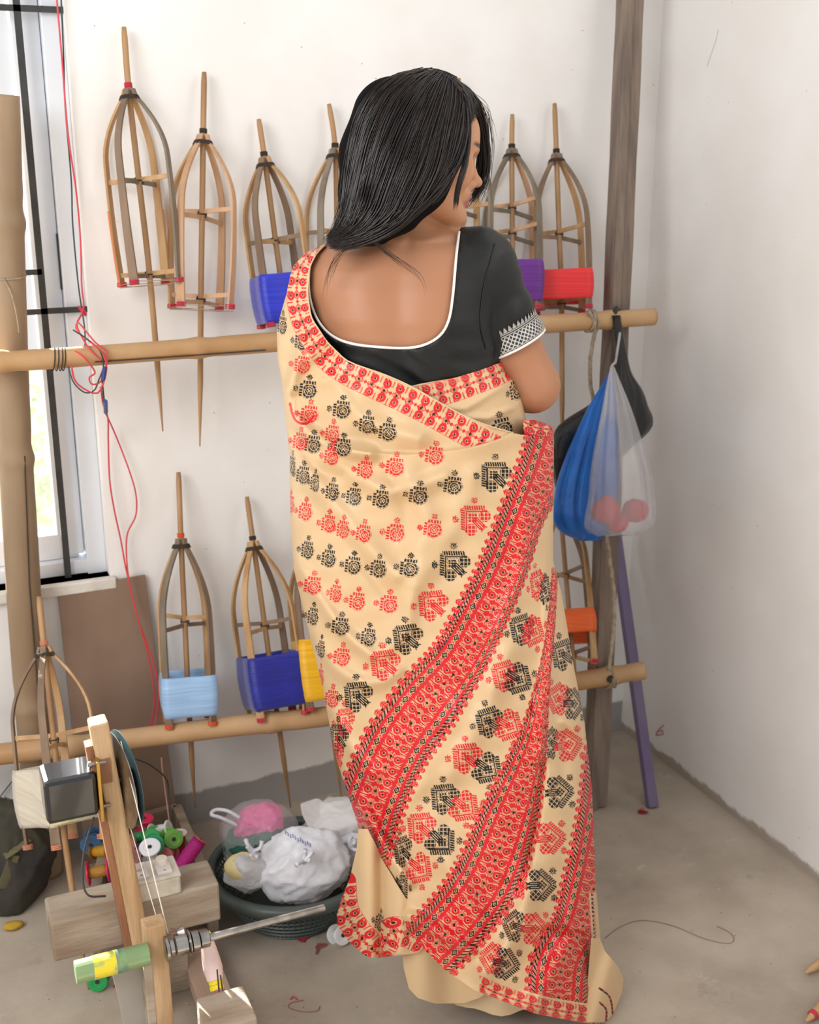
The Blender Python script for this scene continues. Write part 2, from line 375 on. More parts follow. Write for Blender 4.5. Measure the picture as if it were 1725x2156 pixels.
# purple stick
mb = MB(); q0 = onZ(1374, 1700) + [0, 0, 0.001]; q1 = onY(1294, 1110, 2.33)
mb.strip([q0, (q0 + q1) / 2, q1], 0.026, 0.018, (1, 0, 0)); tag(mb.build('painted_stick', M_PURPLE, bevel=0.002), 'flat purple painted stick leaning behind the lower rail end', 'stick')
# ropes hanging between the rails
def rope(pts, r, m, label, nm='rope', n=50, cat='rope'):
    mb = MB(); P = spline(pts, n); mb.tube(P + rng.normal(size=P.shape) * r * 0.12, r, 7); return tag(mb.build(nm, m, smooth=True), label, cat)
o = rope([onY(1240, 655, 2.19), onY(1254, 690, 2.19), onY(1245, 740, 2.21), onY(1243, 800, 2.22), onY(1252, 860, 2.22), onY(1262, 930, 2.22)], 0.0045, M_TWINE, 'frayed pale rope hanging from the upper rail above the blue bag')
mb = MB()
for k in range(3):
    c = onY(1240 + 6 * k, 676, rail_u(1240)); mb.tube([c + 0.0235 * np.array([0.2 * math.sin(t + k), math.cos(t), math.sin(t)]) for t in np.linspace(0, 6.28, 20, endpoint=False)], 0.002, 5, closed=True)
mb.build('loop', M_TWINE, o)
o = rope([onY(1276, 1120, 2.11), onY(1290, 1220, 2.1), onY(1294, 1300, 2.07), onY(1286, 1380, 2.055), onY(1281, 1412, 2.05)], 0.0045, M_TWINE, 'long pale rope tied to the lower rail beside the purple stick')
mb = MB()
for k in range(3):
    c = onY(1278 + 6 * k, 1425, rail_l(1280)); mb.tube([c + 0.0245 * np.array([0.2 * math.sin(t + k), math.cos(t), math.sin(t)]) for t in np.linspace(0, 6.28, 20, endpoint=False)], 0.0022, 5, closed=True)
mb.build('knot', M_TWINE, o)
# plywood board leaning on the wall below the window (upper edge seen) and down behind the rail
b0, b1, b2, b3 = onY(121, 1243, 2.392), onY(306, 1211, 2.392), onZ(388, 1752) + [0, 0, 0.001], onZ(170, 1782) + [0, 0, 0.001]
b2[1] = b3[1] = 2.335
b2 = onY(378, 1722, 2.34); b3 = onY(176, 1765, 2.34); b2[2] = b3[2] = 0.0
mb = MB(); off = np.array([0, 0.006, 0.0]); mb.add([b0, b1, b2, b3, b0 + off, b1 + off, b2 + off, b3 + off], [(0, 3, 2, 1), (4, 5, 6, 7), (0, 1, 5, 4), (1, 2, 6, 5), (2, 3, 7, 6), (3, 0, 4, 7)])
tag(mb.build('plywood_board', M_PLY, bevel=0.001), 'brown plywood board leaning on the wall under the window', 'board')

# ================================================================== YARN WINDING FRAMES
M_SLATS = [mat('slat_honey', 'c59f72', 'a87f52', 0.55, 14, (2, 2, .3), .15), mat('slat_brown', '8b735e', '75604d', 0.65, 14, (2, 2, .3), .2),
           mat('slat_tan', 'cba483', 'b48a66', 0.55, 14, (2, 2, .3), .15), mat('slat_grey', '877a69', '6d6152', 0.7, 14, (2, 2, .3), .2)]
M_DYED = mat('slat_dyed_orange', 'd06a3f', 'b9905c', 0.6, 6, (1, 1, .6), .15)
M_ROD = mat('rod_cane', 'b18a60', '967048', 0.5, 10, (2, 2, .3), .1)
def yarn_mat(name, c, c2, sc=260):
    m = mat(name, c, c2, 0.42, sc, (0.02, 0.02, 1), 0.0, sheen=0.3)
    nt = m.node_tree; L = nt.links.new; b = nt.nodes['Principled BSDF']
    tc = nt.nodes.new('ShaderNodeTexCoord'); mp = nt.nodes.new('ShaderNodeMapping'); mp.inputs['Scale'].default_value = (0.03, 0.03, 1); L(tc.outputs['Object'], mp.inputs[0])
    n = nt.nodes.new('ShaderNodeTexNoise'); n.inputs['Scale'].default_value = 600; L(mp.outputs[0], n.inputs['Vector'])
    bp = nt.nodes.new('ShaderNodeBump'); bp.inputs['Strength'].default_value = 0.5; bp.inputs['Distance'].default_value = 0.002; L(n.outputs[0], bp.inputs['Height']); L(bp.outputs[0], b.inputs['Normal'])
    return m
def swift(top, apex, fb, tip, Yt, Yf, Ytip, hw, label, yarn=None, ytop=0, ybot=0, cross=(), rot=0.2, kink=0.3, slats=(0, 1, 2, 0), rodm=None, bulge=1.0, tie=M_REDTIE, ycol2=None, sink=0.0, crossdrop=0.006, dyed=False, loose=False):
    """hanging spindle-shaped winding frame: a rod, four bowed slats, crossed sticks, ties, wound yarn"""
    Yap = Yt + (Yf - Yt) * ((apex[1] - top[1]) / max(1, fb[1] - top[1]))
    A, B, Cc, Dd = onY(*top, Yt), onY(*apex, Yap), onY(*fb, Yf), onY(*tip, Ytip)
    root = empty('yarn_winding_frame', Cc, label, 'yarn frame', 'bamboo yarn winding frames along the back wall')
    ax = (B - Cc); Lf = np.linalg.norm(ax); ax /= Lf
    ppm = (proj(Cc + RT * 0.1)[0] - proj(Cc)[0]) / 0.1
    h = hw / ppm
    vw = np.array([-Cc[0], -Cc[1], 0.0]); vw /= np.linalg.norm(vw)       # squared up to somebody standing in the room
    e1 = np.cross(vw, ax); e1 /= np.linalg.norm(e1); e2 = np.cross(ax, e1)
    # rod
    mb = MB(); n = 40; s = np.linspace(0, 1, n); P = spline([A, B, (B + Cc) / 2, Cc, Dd], n)
    r = np.full(n, 0.0058); r[-7:] = np.linspace(0.0052, 0.0012, 7); r[0] = 0.0045
    mb.tube(P, r, 8); mb.build('spindle_rod', rodm or M_ROD, root, smooth=True)
    # slats
    corners = []
    S = np.linspace(0, 1, 26)
    prof = np.where(S < kink, np.sin(np.clip(S / kink, 0, 1) * math.pi / 2) ** 0.9 * (0.96), 0.96 + 0.04 * np.sin((S - kink) / (1 - kink) * math.pi)) * h * bulge
    prof = np.maximum(prof * (1 - 0.06 * np.clip((S - kink) / (1 - kink), 0, 1)), 0.007)
    for k in range(4):
        an = rot + math.pi / 4 + k * math.pi / 2; dr = math.cos(an) * e1 + math.sin(an) * e2; sd = -math.sin(an) * e1 + math.cos(an) * e2
        rr = prof * (1.0 if k % 2 else 0.97)
        P = np.array([B - ax * (Lf * 1.03) * q + dr * rr[i] * 1.3 for i, q in enumerate(S)])
        corners.append((dr, rr))
        mb = MB(); mb.strip(P, np.linspace(0.0105, 0.018, 26), 0.0045, sd); mt = M_SLATS[slats[k]]
        mb.build('slat', mt, root)
        if dyed and k >= 2:
            mb = MB(); mb.strip(P[15:] + dr * 0.0012, 0.0181, 0.004, sd); mb.build('dyed_end', M_DYED, root)
        mb = MB(); ft = P[-1]
        for q in range(3): mb.tube([ft - ax * (0.002 + q * 0.003 - 0.01) + 0.0085 * (math.cos(t) * dr + math.sin(t) * sd) for t in np.linspace(0, 6.28, 10, endpoint=False)], 0.0016, 4, closed=True)
        mb.build('end_tie', tie, root)
    # crossed sticks
    for cy in cross:
        t = (cy - apex[1]) / (fb[1] - apex[1]); q = B + (Cc - B) * t; i = int(np.clip(t / 1.03 * 25, 0, 25))
        for k in (0, 1):
            d1, r1 = corners[k]; d2, r2 = corners[k + 2]; dz = ax * (crossdrop if k else -crossdrop)
            mb = MB(); mb.strip([q + d1 * r1[i] * 1.3 + dz, q + dz * 0.6, q + d2 * r2[i] * 1.3 + dz], 0.0085, 0.004, ax); mb.build('cross_stick', M_SLATS[slats[(k + 1) % 4]], root)
        mb = MB(); mb.tube([q + 0.0085 * (math.cos(t2) * e1 + math.sin(t2) * ax) + e2 * 0.0 for t2 in np.linspace(0, 6.28, 12, endpoint=False)], 0.0012, 4, closed=True)
        mb.tube([q + 0.0085 * (math.cos(t2) * e1 + math.sin(t2) * e2) for t2 in np.linspace(0, 6.28, 12, endpoint=False)], 0.0012, 4, closed=True); mb.build('lashing', M_TIE, root)
    # apex lashing
    mb = MB()
    for q in range(4): mb.tube([B - ax * (0.012 + q * 0.0022) + (0.017 + 0.001 * q) * (math.cos(t) * e1 + math.sin(t) * e2) for t in np.linspace(0, 6.28, 14, endpoint=False)], 0.0009, 4, closed=True)
    mb.build('apex_lashing', M_TIE, root)
    mb = MB()
    for q in range(4): mb.tube([B + ax * (0.004 + q * 0.0022) + 0.0068 * (math.cos(t) * e1 + math.sin(t) * e2) for t in np.linspace(0, 6.28, 12, endpoint=False)], 0.0012, 4, closed=True)
    mb.build('rod_tie', tie if dyed or loose or yarn is Y_SKY else M_TIE, root)
    if yarn is not None:
        t0 = (ytop - apex[1]) / (fb[1] - apex[1]); t1 = (ybot - apex[1]) / (fb[1] - apex[1])
        rows = 14; V = []; npc = 10
        for a in range(rows):
            t = t0 + (t1 - t0) * a / (rows - 1); q = B + (Cc - B) * t; i = int(np.clip(t / 1.03 * 25, 0, 25)); bul = 0.004 + 0.005 * math.sin(math.pi * a / (rows - 1)) ** 0.6
            for k in range(4):
                p0 = corners[k][0] * (corners[k][1][i] * 1.3 + bul); p1 = corners[(k + 1) % 4][0] * (corners[(k + 1) % 4][1][i] * 1.3 + bul)
                for j in range(npc):
                    w = j / npc; pp = p0 * (1 - w) + p1 * w; rad = np.linalg.norm(pp); c = 1 - 0.05 * (2 * min(w, 1 - w)) ** 2 if not loose else 1 - 0.12 * (2 * min(w, 1 - w))
                    if j == 0: c *= 0.985
                    V.append(q + pp * c)
        o = np_mesh('wound_yarn', V, grid_quads(rows, 4 * npc, True), yarn, root)
        sm = o.modifiers.new('s', 'SOLIDIFY'); sm.thickness = 0.005; sm.offset = -1
    else:
        # a few loose threads round the bottom ends
        mb = MB(); P = [Cc - ax * 0.012 + corners[k % 4][0] * (corners[k % 4][1][-1] * 1.3 + 0.007) for k in range(5)]
        for z in (0, 0.006): mb.tube([p + ax * z + rng.normal(size=3) * 0.0015 for p in P], 0.0007, 4)
        mb.build('loose_thread', M_TWINE, root)
    return root
Y_SKY = None
Y_BLUE = yarn_mat('yarn_royal_blue', '2434c8', '1c29ad'); Y_PUR = yarn_mat('yarn_purple', '6b1d8f', '571577'); Y_RED = yarn_mat('yarn_red', 'ee2a2c', 'd92226')
Y_SKY = yarn_mat('yarn_light_blue', 'a3c6ea', '8fb4dd'); Y_NAVY = yarn_mat('yarn_navy', '1b259c', '161d80'); Y_YEL = yarn_mat('yarn_yellow', 'f2b705', 'dca304'); Y_ORG = yarn_mat('yarn_orange', 'f56a22', 'e55c18')
Y_BEI = yarn_mat('yarn_beige', 'd6cbb8', 'c4b8a4')
ru = rail_u; rl = rail_l
swift((261, 57), (271, 188), (316, 588), (343, 908), 2.385, 2.315, 2.315, 58, 'empty bamboo yarn frame with orange stained slats, leftmost of the upper row', cross=(378, 578), rot=0.28, kink=0.36, slats=(1, 3, 0, 0), dyed=True, crossdrop=0.003)
swift((430, 152), (428, 284), (423, 640), (421, 940), 2.385, 2.315, 2.315, 62, 'empty pale bamboo yarn frame with pink stained feet, second in the upper row', cross=(450, 630), rot=0.18, kink=0.42, slats=(2, 2, 2, 0), crossdrop=0.009)
swift((545, 251), (557, 332), (603, 676), (612, 790), 2.385, 2.31, 2.31, 54, 'bamboo yarn frame wound with royal blue silk beside the left shoulder', Y_BLUE, 578, 676, cross=(505,), rot=0.25, slats=(1, 0, 1, 0), kink=0.38, crossdrop=0.003)
swift((693, 219), (706, 314), (714, 678), (716, 900), 2.385, 2.305, 2.305, 58, 'bamboo yarn frame partly hidden behind the long black hair', cross=(487,), rot=0.3, kink=0.4, slats=(3, 0, 1, 0), crossdrop=0.003)
swift((966, 165), (966, 262), (968, 655), (970, 860), 2.385, 2.295, 2.29, 60, 'bamboo yarn frame hidden behind the head, its slats showing past the chin', cross=(440,), rot=0.25, kink=0.4, slats=(3, 3, 0, 0))
swift((1079, 241), (1078, 315), (1080, 648), (1082, 900), 2.385, 2.285, 2.28, 58, 'narrow bamboo yarn frame wound with purple silk behind the black sleeve', Y_PUR, 556, 640, cross=(438, 492), rot=0.1, kink=0.42, slats=(3, 3, 2, 3), crossdrop=0.012)
swift((1168, 218), (1172, 325), (1183, 648), (1184, 978), 2.385, 2.28, 2.275, 60, 'bamboo yarn frame wound with bright red silk standing on the upper rail', Y_RED, 575, 634, cross=(493, 640), rot=0.12, kink=0.45, slats=(1, 1, 0, 2), crossdrop=0.011)
swift((376, 994), (381, 1134), (399, 1512), (411, 1700), 2.385, 2.25, 2.28, 54, 'bamboo yarn frame wound with light blue silk on the lower rail', Y_SKY, 1418, 1500, cross=(1308,), rot=0.05, kink=0.42, slats=(3, 1, 0, 0), crossdrop=0.012, tie=mat('orange_tie', 'd9552e', rough=.9))
swift((520, 1046), (533, 1140), (583, 1498), (612, 1700), 2.385, 2.22, 2.25, 58, 'bamboo yarn frame wound with dark navy blue silk on the lower rail', Y_NAVY, 1378, 1485, cross=(1318,), rot=0.3, kink=0.42, slats=(0, 0, 1, 0), crossdrop=0.009)
swift((640, 1050), (655, 1130), (694, 1480), (720, 1685), 2.385, 2.2, 2.24, 60, 'bamboo yarn frame wound with bright yellow silk, half hidden behind the draped saree', Y_YEL, 1345, 1470, cross=(1290,), rot=0.2, kink=0.4, slats=(1, 3, 0, 0))
swift((1172, 1010), (1180, 1075), (1208, 1400), (1220, 1560), 2.385, 2.12, 2.13, 50, 'bamboo yarn frame wound with orange silk below the hanging bags', Y_ORG, 1300, 1345, cross=(1214, 1380), rot=0.1, kink=0.35, slats=(0, 0, 1, 0))
swift((82, 1256), (93, 1362), (136, 1765), (188, 2096), 2.25, 2.06, 1.925, 66, 'bamboo yarn frame with a wide beige skein leaning low in front of the bamboo pole', Y_BEI, 1612, 1730, cross=(1560,), rot=0.55, kink=0.38, slats=(1, 0, 0, 1), crossdrop=0.014, tie=mat('pinkish_tie', 'c98264', rough=.9), loose=True)

# ================================================================== CABLES
M_REDW = mat('red_wire', 'd2404a', rough=0.4); M_GREENW = mat('dark_green_wire', '2f3f3a', rough=0.4); M_BLUETAPE = mat('blue_tape', '2d3a80', rough=0.5)
yc = 2.29
def cable(pts, r, m, name='cable', parent=None, n=90, label=None, cat='cable'):
    mb = MB(); mb.tube(spline([onY(x, y, Y) for x, y, Y in pts], n), r, 6); o = mb.build(name, m, parent, smooth=True)
    if label: tag(o, label, cat)
    return o
root = cable([(118, -20, 2.385), (130, 120, 2.385), (143, 280, 2.385), (160, 400, 2.385), (169, 500, 2.38), (172, 600, 2.36), (176, 650, 2.34), (160, 690, 2.3), (190, 720, 2.24), (218, 745, 2.235), (224, 780, 2.235), (212, 820, 2.24), (196, 828, 2.24), (160, 805, 2.24), (150, 770, 2.24)], 0.0018, M_REDW, 'electric_cable', label='red and black twin electric wire looped over the upper rail and hanging down the wall')
cable([(128, -20, 2.39), (134, 120, 2.39), (137, 220, 2.39), (150, 380, 2.39), (153, 470, 2.39), (165, 600, 2.38), (178, 690, 2.36), (179, 735, 2.3)], 0.0016, M_GREENW, 'black_wire', root)
cable([(153, 694, 2.24), (185, 715, 2.24), (210, 738, 2.235), (218, 770, 2.24), (208, 800, 2.24), (198, 822, 2.24), (178, 826, 2.24), (155, 805, 2.24), (144, 772, 2.25)], 0.0015, M_GREENW, 'black_wire', root)
cable([(158, 738, 2.24), (175, 750, 2.235), (190, 768, 2.235), (200, 785, 2.24), (188, 795, 2.24), (192, 808, 2.24), (205, 808, 2.24), (217, 795, 2.24), (226, 755, 2.235), (223, 738, 2.235), (200, 720, 2.24), (170, 684, 2.27), (162, 680, 2.28), (165, 695, 2.28), (185, 730, 2.25), (212, 760, 2.235)], 0.0017, M_REDW, 'red_wire', root)
cable([(212, 815, 2.24), (217, 850, 2.3), (227, 880, 2.35), (228, 930, 2.385), (231, 1010, 2.385), (240, 1070, 2.385), (255, 1140, 2.385), (266, 1200, 2.375), (290, 1300, 2.35), (310, 1370, 2.34), (321, 1430, 2.33), (325, 1480, 2.325), (316, 1532, 2.32)], 0.0017, M_REDW, 'red_wire', root)
cable([(222, 868, 2.33), (245, 920, 2.385), (272, 990, 2.385), (286, 1040, 2.385), (286, 1085, 2.385), (268, 1125, 2.385), (267, 1180, 2.375), (275, 1240, 2.365), (296, 1320, 2.35), (325, 1400, 2.33), (335, 1460, 2.325), (330, 1510, 2.32), (318, 1545, 2.31)], 0.0017, M_REDW, 'red_wire', root)
cable([(215, 800, 2.235), (219, 840, 2.28), (223, 872, 2.33)], 0.0017, M_GREENW, 'black_wire', root)
for a, b in (((221, 772), (217, 800)), ((222, 845), (223, 868))):
    mb = MB(); mb.tube([onY(*a, 2.234), onY(*b, 2.234 if a[1] < 800 else 2.325)], 0.0042, 8); mb.build('blue_tape', M_BLUETAPE, root)
mb = MB(); mb.tube(spline([onY(164, 645, 2.345), onY(178, 655, 2.34), onY(180, 664, 2.34), onY(168, 650, 2.35)], 20), 0.0022, 6); mb.build('red_knot', M_REDTIE, root)
cable([(285, 1598, 2.2), (315, 1610, 2.22), (350, 1640, 2.25), (356, 1680, 2.24), (362, 1740, 2.2), (368, 1820, 2.12)], 0.0016, M_GREENW, 'electric_cable', label='dark wire drooping from the lower rail into the spool tray')
cable([(340, 1595, 2.25), (342, 1620, 2.25), (350, 1680, 2.24), (360, 1760, 2.18), (366, 1830, 2.1)], 0.0015, mat('pinkish_wire', 'c99a86', rough=.5), 'electric_cable', label='worn pink wire hanging beside the plywood board edge')

# ================================================================== THE WOMAN
def W(px, py, d=0.0): return onD(px, py, D0 - np.asarray(d, float))      # d: metres towards the viewer from her centre plane
def smin(a, b, k):
    h = np.clip(0.5 + 0.5 * (b - a) / k, 0, 1); return b * (1 - h) + a * h - k * h * (1 - h)
def cap(P, a, b, ra, rb):
    a = np.asarray(a, float); b = np.asarray(b, float); pa = P - a; ba = b - a
    h = np.clip((pa @ ba) / (ba @ ba), 0, 1); return np.linalg.norm(pa - h[..., None] * ba, axis=-1) - (ra + (rb - ra) * h)
def ell(P, c, r, M=None):
    q = P - np.asarray(c, float)
    if M is not None: q = q @ M
    r = np.asarray(r, float); k0 = np.linalg.norm(q / r, axis=-1); k1 = np.linalg.norm(q / (r * r), axis=-1) + 1e-9
    return k0 * (k0 - 1) / k1
def local(P):   # world -> her frame (right, toward viewer, up)
    return np.stack([P @ RT, D0 - P @ FH, P[..., 2]], -1)
# torso sections: pixel row, left px, right px, half depth, centre depth
_sec = [(505, 800, 930, .055, .0), (530, 715, 1010, .066, .0), (560, 676, 1025, .080, .0), (600, 660, 1030, .092, .0), (660, 660, 1034, .102, .002), (720, 670, 1036, .104, .0), (790, 690, 1038, .100, .0),
        (870, 690, 1040, .098, .0), (960, 672, 1065, .110, .0), (1050, 655, 1090, .122, .0), (1130, 655, 1095, .125, .0), (1220, 670, 1080, .11, .0)]
_sz = []; _sc = []; _sa = []; _sb = []; _sd = []
for py, xl, xr, b, dd in _sec:
    l = local(W(xl, py)[None])[0]; r = local(W(xr, py)[None])[0]
    _sz.append((l[2] + r[2]) / 2); _sc.append((l[0] + r[0]) / 2); _sa.append((r[0] - l[0]) / 2); _sb.append(b); _sd.append(dd)
_o = np.argsort(_sz); _sz, _sc, _sa, _sb, _sd = [np.array(k)[_o] for k in (_sz, _sc, _sa, _sb, _sd)]
def sd_torso(Q):
    z = Q[..., 2]; zc = np.clip(z, _sz[0], _sz[-1])
    c = np.interp(zc, _sz, _sc); a = np.interp(zc, _sz, _sa); b = np.interp(zc, _sz, _sb); d0 = np.interp(zc, _sz, _sd)
    x = (Q[..., 0] - c) / a; y = (Q[..., 1] - d0) / b
    # flattened back with a soft spine groove
    k = (np.abs(x) ** 2.4 + np.abs(y) ** 2.4) ** (1 / 2.4)
    s = (k - 1) * np.minimum(a, b) * 0.95
    s = s + 0.0055 * np.exp(-((x + .05) / 0.16) ** 2) * (Q[..., 1] > 0) * np.clip((z - 0.95) / 0.1, 0, 1)
    s = s - 0.005 * np.exp(-((np.abs(x) - 0.48) / 0.25) ** 2) * np.exp(-((z - 1.30) / 0.07) ** 2) * (Q[..., 1] > 0)   # shoulder blades
    dz = np.abs(z - zc)
    return np.where(dz > 0, np.sqrt(np.maximum(s, 0) ** 2 + dz ** 2), s)
def LW(px, py, d=0.0): return local(W(px, py, d)[None])[0]
neck0, neck1 = LW(838, 547, -.005), LW(862, 425, -.004)
shR, shL = LW(1008, 556, -.002), LW(716, 578, .0)
elR, elL = LW(1122, 812, -.012), LW(672, 840, -.04)
waR, waL = LW(955, 830, -.245), LW(760, 850, -.225)
haR, haL = LW(900, 810, -.285), LW(810, 835, -.27)
# head frame: face looks to the right of the picture, a little away and down
fdir = np.array([math.cos(math.radians(16)), -math.sin(math.radians(16)), 0.0])
ud = np.array([0.0, 0.0, 1.0]); tilt = math.radians(8)
hx = fdir * math.cos(tilt) - ud * math.sin(tilt); hz = fdir * math.sin(tilt) + ud * math.cos(tilt); hy = np.cross(hz, hx)
HC = LW(899, 303, 0.0)
HM = np.stack([hx, hy, hz], 1)       # columns: axes
def H(x, y, z): return HC + HM @ np.array([x, y, z])
def sd_head(Q):
    e = lambda c, r: ell(Q, H(*c), r, HM)
    s = e((-0.024, 0, 0.014), (0.084, 0.070, 0.074))
    s = smin(s, e((0.018, 0, -0.022), (0.052, 0.056, 0.082)), 0.03)
    s = smin(s, e((0.032, 0, 0.018), (0.044, 0.050, 0.044)), 0.02)                     # forehead
    for k in (-1, 1):
        s = smin(s, cap(Q, H(0.055, k * 0.012, -0.098), H(-0.006, k * 0.046, -0.068), 0.016, 0.016), 0.024)   # jaw
        s = smin(s, e((0.044, k * 0.034, -0.032), (0.022, 0.020, 0.024)), 0.018)        # cheek
        s = smin(s, cap(Q, H(0.069, k * 0.012, 0.001), H(0.055, k * 0.038, 0.006), 0.007, 0.006), 0.012)      # brow
        s = -smin(-s, ell(Q, H(0.073, k * 0.030, -0.016), (0.015, 0.015, 0.010), HM), 0.010)                  # eye socket
        s = smin(s, e((0.053, k * 0.030, -0.017), (0.0125, 0.0125, 0.0115)), 0.003)     # eyelid
        s = smin(s, e((-0.012, k * 0.072, -0.012), (0.017, 0.007, 0.030)), 0.004)       # ear
    s = smin(s, e((0.058, 0, -0.104), (0.014, 0.018, 0.014)), 0.016)                    # chin
    s = smin(s, cap(Q, H(0.066, 0, -0.010), H(0.082, 0, -0.041), 0.0062, 0.0085), 0.010)   # nose ridge
    s = smin(s, e((0.086, 0, -0.044), (0.0095, 0.009, 0.0085)), 0.004)
    for k in (-1, 1): s = smin(s, e((0.074, k * 0.0095, -0.049), (0.009, 0.0065, 0.0065)), 0.004)
    s = smin(s, e((0.062, 0, -0.066), (0.016, 0.024, 0.014)), 0.010)                    # mouth mound
    s = smin(s, cap(Q, H(0.0775, 0, -0.0665), H(0.066, 0.018, -0.0715), 0.0045, 0.0022), 0.003)
    s = smin(s, cap(Q, H(0.0775, 0, -0.0665), H(0.066, -0.018, -0.0715), 0.0045, 0.0022), 0.003)
    s = smin(s, cap(Q, H(0.0735, 0.004, -0.0785), H(0.064, 0.015, -0.0755), 0.0055, 0.0028), 0.0022)
    s = smin(s, cap(Q, H(0.0735, -0.004, -0.0785), H(0.064, -0.015, -0.0755), 0.0055, 0.0028), 0.0022)
    s = -smin(-s, cap(Q, H(0.084, -0.016, -0.0728), H(0.084, 0.016, -0.0728), 0.0016, 0.0016) , 0.002)
    return s
def sd_armR(Q):
    return smin(cap(Q, shR, elR, 0.046, 0.0395), cap(Q, elR, waR, 0.039, 0.025), 0.02)
def sd_trunk(Q):
    s = sd_torso(Q)
    s = smin(s, cap(Q, neck0, shR, 0.043, 0.047), 0.05)
    s = smin(s, cap(Q, neck0, shL, 0.048, 0.043), 0.05)
    return s
def hand(Q, wr, dirn, side, up, s):
    dirn = dirn / np.linalg.norm(dirn)
    s = smin(s, cap(Q, wr, wr + dirn * 0.045, 0.022, 0.026), 0.02)
    b0 = wr + dirn * 0.060
    for k, (o, L) in enumerate(((-0.027, 0.062), (-0.009, 0.072), (0.009, 0.068), (0.026, 0.055))):
        p = b0 + up * o; m = p + dirn * L * .5 - side * 0.008; t = m + dirn * L * .38 - side * 0.022
        s = smin(s, cap(Q, p, m, 0.0095, 0.0085), 0.006); s = smin(s, cap(Q, m, t, 0.0085, 0.0072), 0.003)
    p = wr + dirn * 0.02 + up * 0.02; m = p + dirn * 0.03 + up * 0.028; t = m + dirn * 0.03 + up * 0.006
    s = smin(s, cap(Q, p, m, 0.012, 0.0105), 0.008); return smin(s, cap(Q, m, t, 0.010, 0.0085), 0.003)
def sd_body(Q, low=True):
    zlo, zhi = float(Q[..., 2].min()), float(Q[..., 2].max())
    if zlo > neck0[2] + 0.10: return smin(cap(Q, neck0, neck1, 0.044, 0.039), sd_head(Q), 0.008)
    if zhi < 0.70: s = np.full(Q.shape[:-1], 1.0, np.float32)
    else: s = sd_trunk(Q)
    if zhi > 0.9:
     s = smin(s, cap(Q, neck0, neck1, 0.044, 0.039), 0.03); s = smin(s, sd_armR(Q), 0.03)
     s = smin(s, smin(cap(Q, shL, elL, 0.040, 0.034), cap(Q, elL, waL, 0.034, 0.024), 0.02), 0.03)
    s = smin(s, sd_head(Q), 0.008) if zhi > HC[2] - .19 else s
    if low and zhi > 0.9 and zlo < 1.25:
        s = hand(Q, waR, haR - waR, np.array([0, -1., 0]), np.array([0, 0, 1.]), s)
        s = hand(Q, waL, haL - waL, np.array([0, -1., 0]), np.array([0, 0, 1.]), s)
    if low and zlo < 1.0:
        for k in (-1, 1):
            hp = LW(890 + k * 95, 1130, .0); kn = LW(985 + k * 75, 1560, .02); an = LW(1040 + k * 70, 1985, .03); an[2] = 0.075
            s = smin(s, cap(Q, hp, kn, 0.085, 0.052), 0.04); s = smin(s, cap(Q, kn, an, 0.053, 0.034), 0.03)
            s = smin(s, cap(Q, an - [0, 0, .035], an + [k * 0.02, -0.13, -0.055], 0.034, 0.020), 0.02)
    return s
def surface_nets(f, xs, ys, zs):
    X, Yy, Z = np.meshgrid(xs, ys, zs, indexing='ij'); P = np.stack([X, Yy, Z], -1).astype(np.float32)
    v = np.empty(X.shape, np.float32)
    for i in range(0, len(zs), 10): v[:, :, i:i + 10] = f(P[:, :, i:i + 10])
    ins = v < 0
    cell = [ins[a:ins.shape[0] - 1 + a, b:ins.shape[1] - 1 + b, c:ins.shape[2] - 1 + c] for a in (0, 1) for b in (0, 1) for c in (0, 1)]
    n = sum(c.astype(np.int8) for c in cell); act = (n > 0) & (n < 8); idx = -np.ones(act.shape, np.int64); ii = np.argwhere(act); idx[act] = np.arange(len(ii))
    acc = np.zeros((len(ii), 3)); cnt = np.zeros(len(ii)); ax = [xs, ys, zs]
    cor = [(a, b, c) for a in (0, 1) for b in (0, 1) for c in (0, 1)]
    for p in cor:
        for k in range(3):
            if p[k]: continue
            q = list(p); q[k] = 1
            v0 = v[ii[:, 0] + p[0], ii[:, 1] + p[1], ii[:, 2] + p[2]]; v1 = v[ii[:, 0] + q[0], ii[:, 1] + q[1], ii[:, 2] + q[2]]
            m = (v0 < 0) != (v1 < 0); t = np.where(m, v0 / (v0 - v1 + 1e-20), 0)
            pos = np.stack([ax[d][ii[:, d] + p[d]] + (t * (ax[d][np.minimum(ii[:, d] + 1, len(ax[d]) - 1)] - ax[d][ii[:, d]]) if d == k else 0) for d in range(3)], 1)
            acc[m] += pos[m]; cnt[m] += 1
    V = acc / cnt[:, None]; quads = []
    for k in range(3):
        sl0 = [slice(None)] * 3; sl1 = [slice(None)] * 3; sl0[k] = slice(0, -1); sl1[k] = slice(1, None)
        a = ins[tuple(sl0)]; b = ins[tuple(sl1)]; e = np.argwhere(a != b); o1, o2 = [d for d in range(3) if d != k]
        e = e[(e[:, o1] > 0) & (e[:, o2] > 0) & (e[:, o1] < v.shape[o1] - 1) & (e[:, o2] < v.shape[o2] - 1)]
        def g(d1, d2):
            c = e.copy(); c[:, o1] -= d1; c[:, o2] -= d2; return idx[c[:, 0], c[:, 1], c[:, 2]]
        q = np.stack([g(0, 0), g(1, 0), g(1, 1), g(0, 1)], 1); fl = a[tuple(e.T)]
        if k == 1: fl = ~fl
        q[~fl] = q[~fl][:, ::-1]; quads.append(q[(q >= 0).all(1)])
    return V, np.vstack(quads)
def to_world(Q): return Q[:, :1] * RT + (D0 - Q[:, 1:2]) * FH + Q[:, 2:3] * np.array([0, 0, 1.])

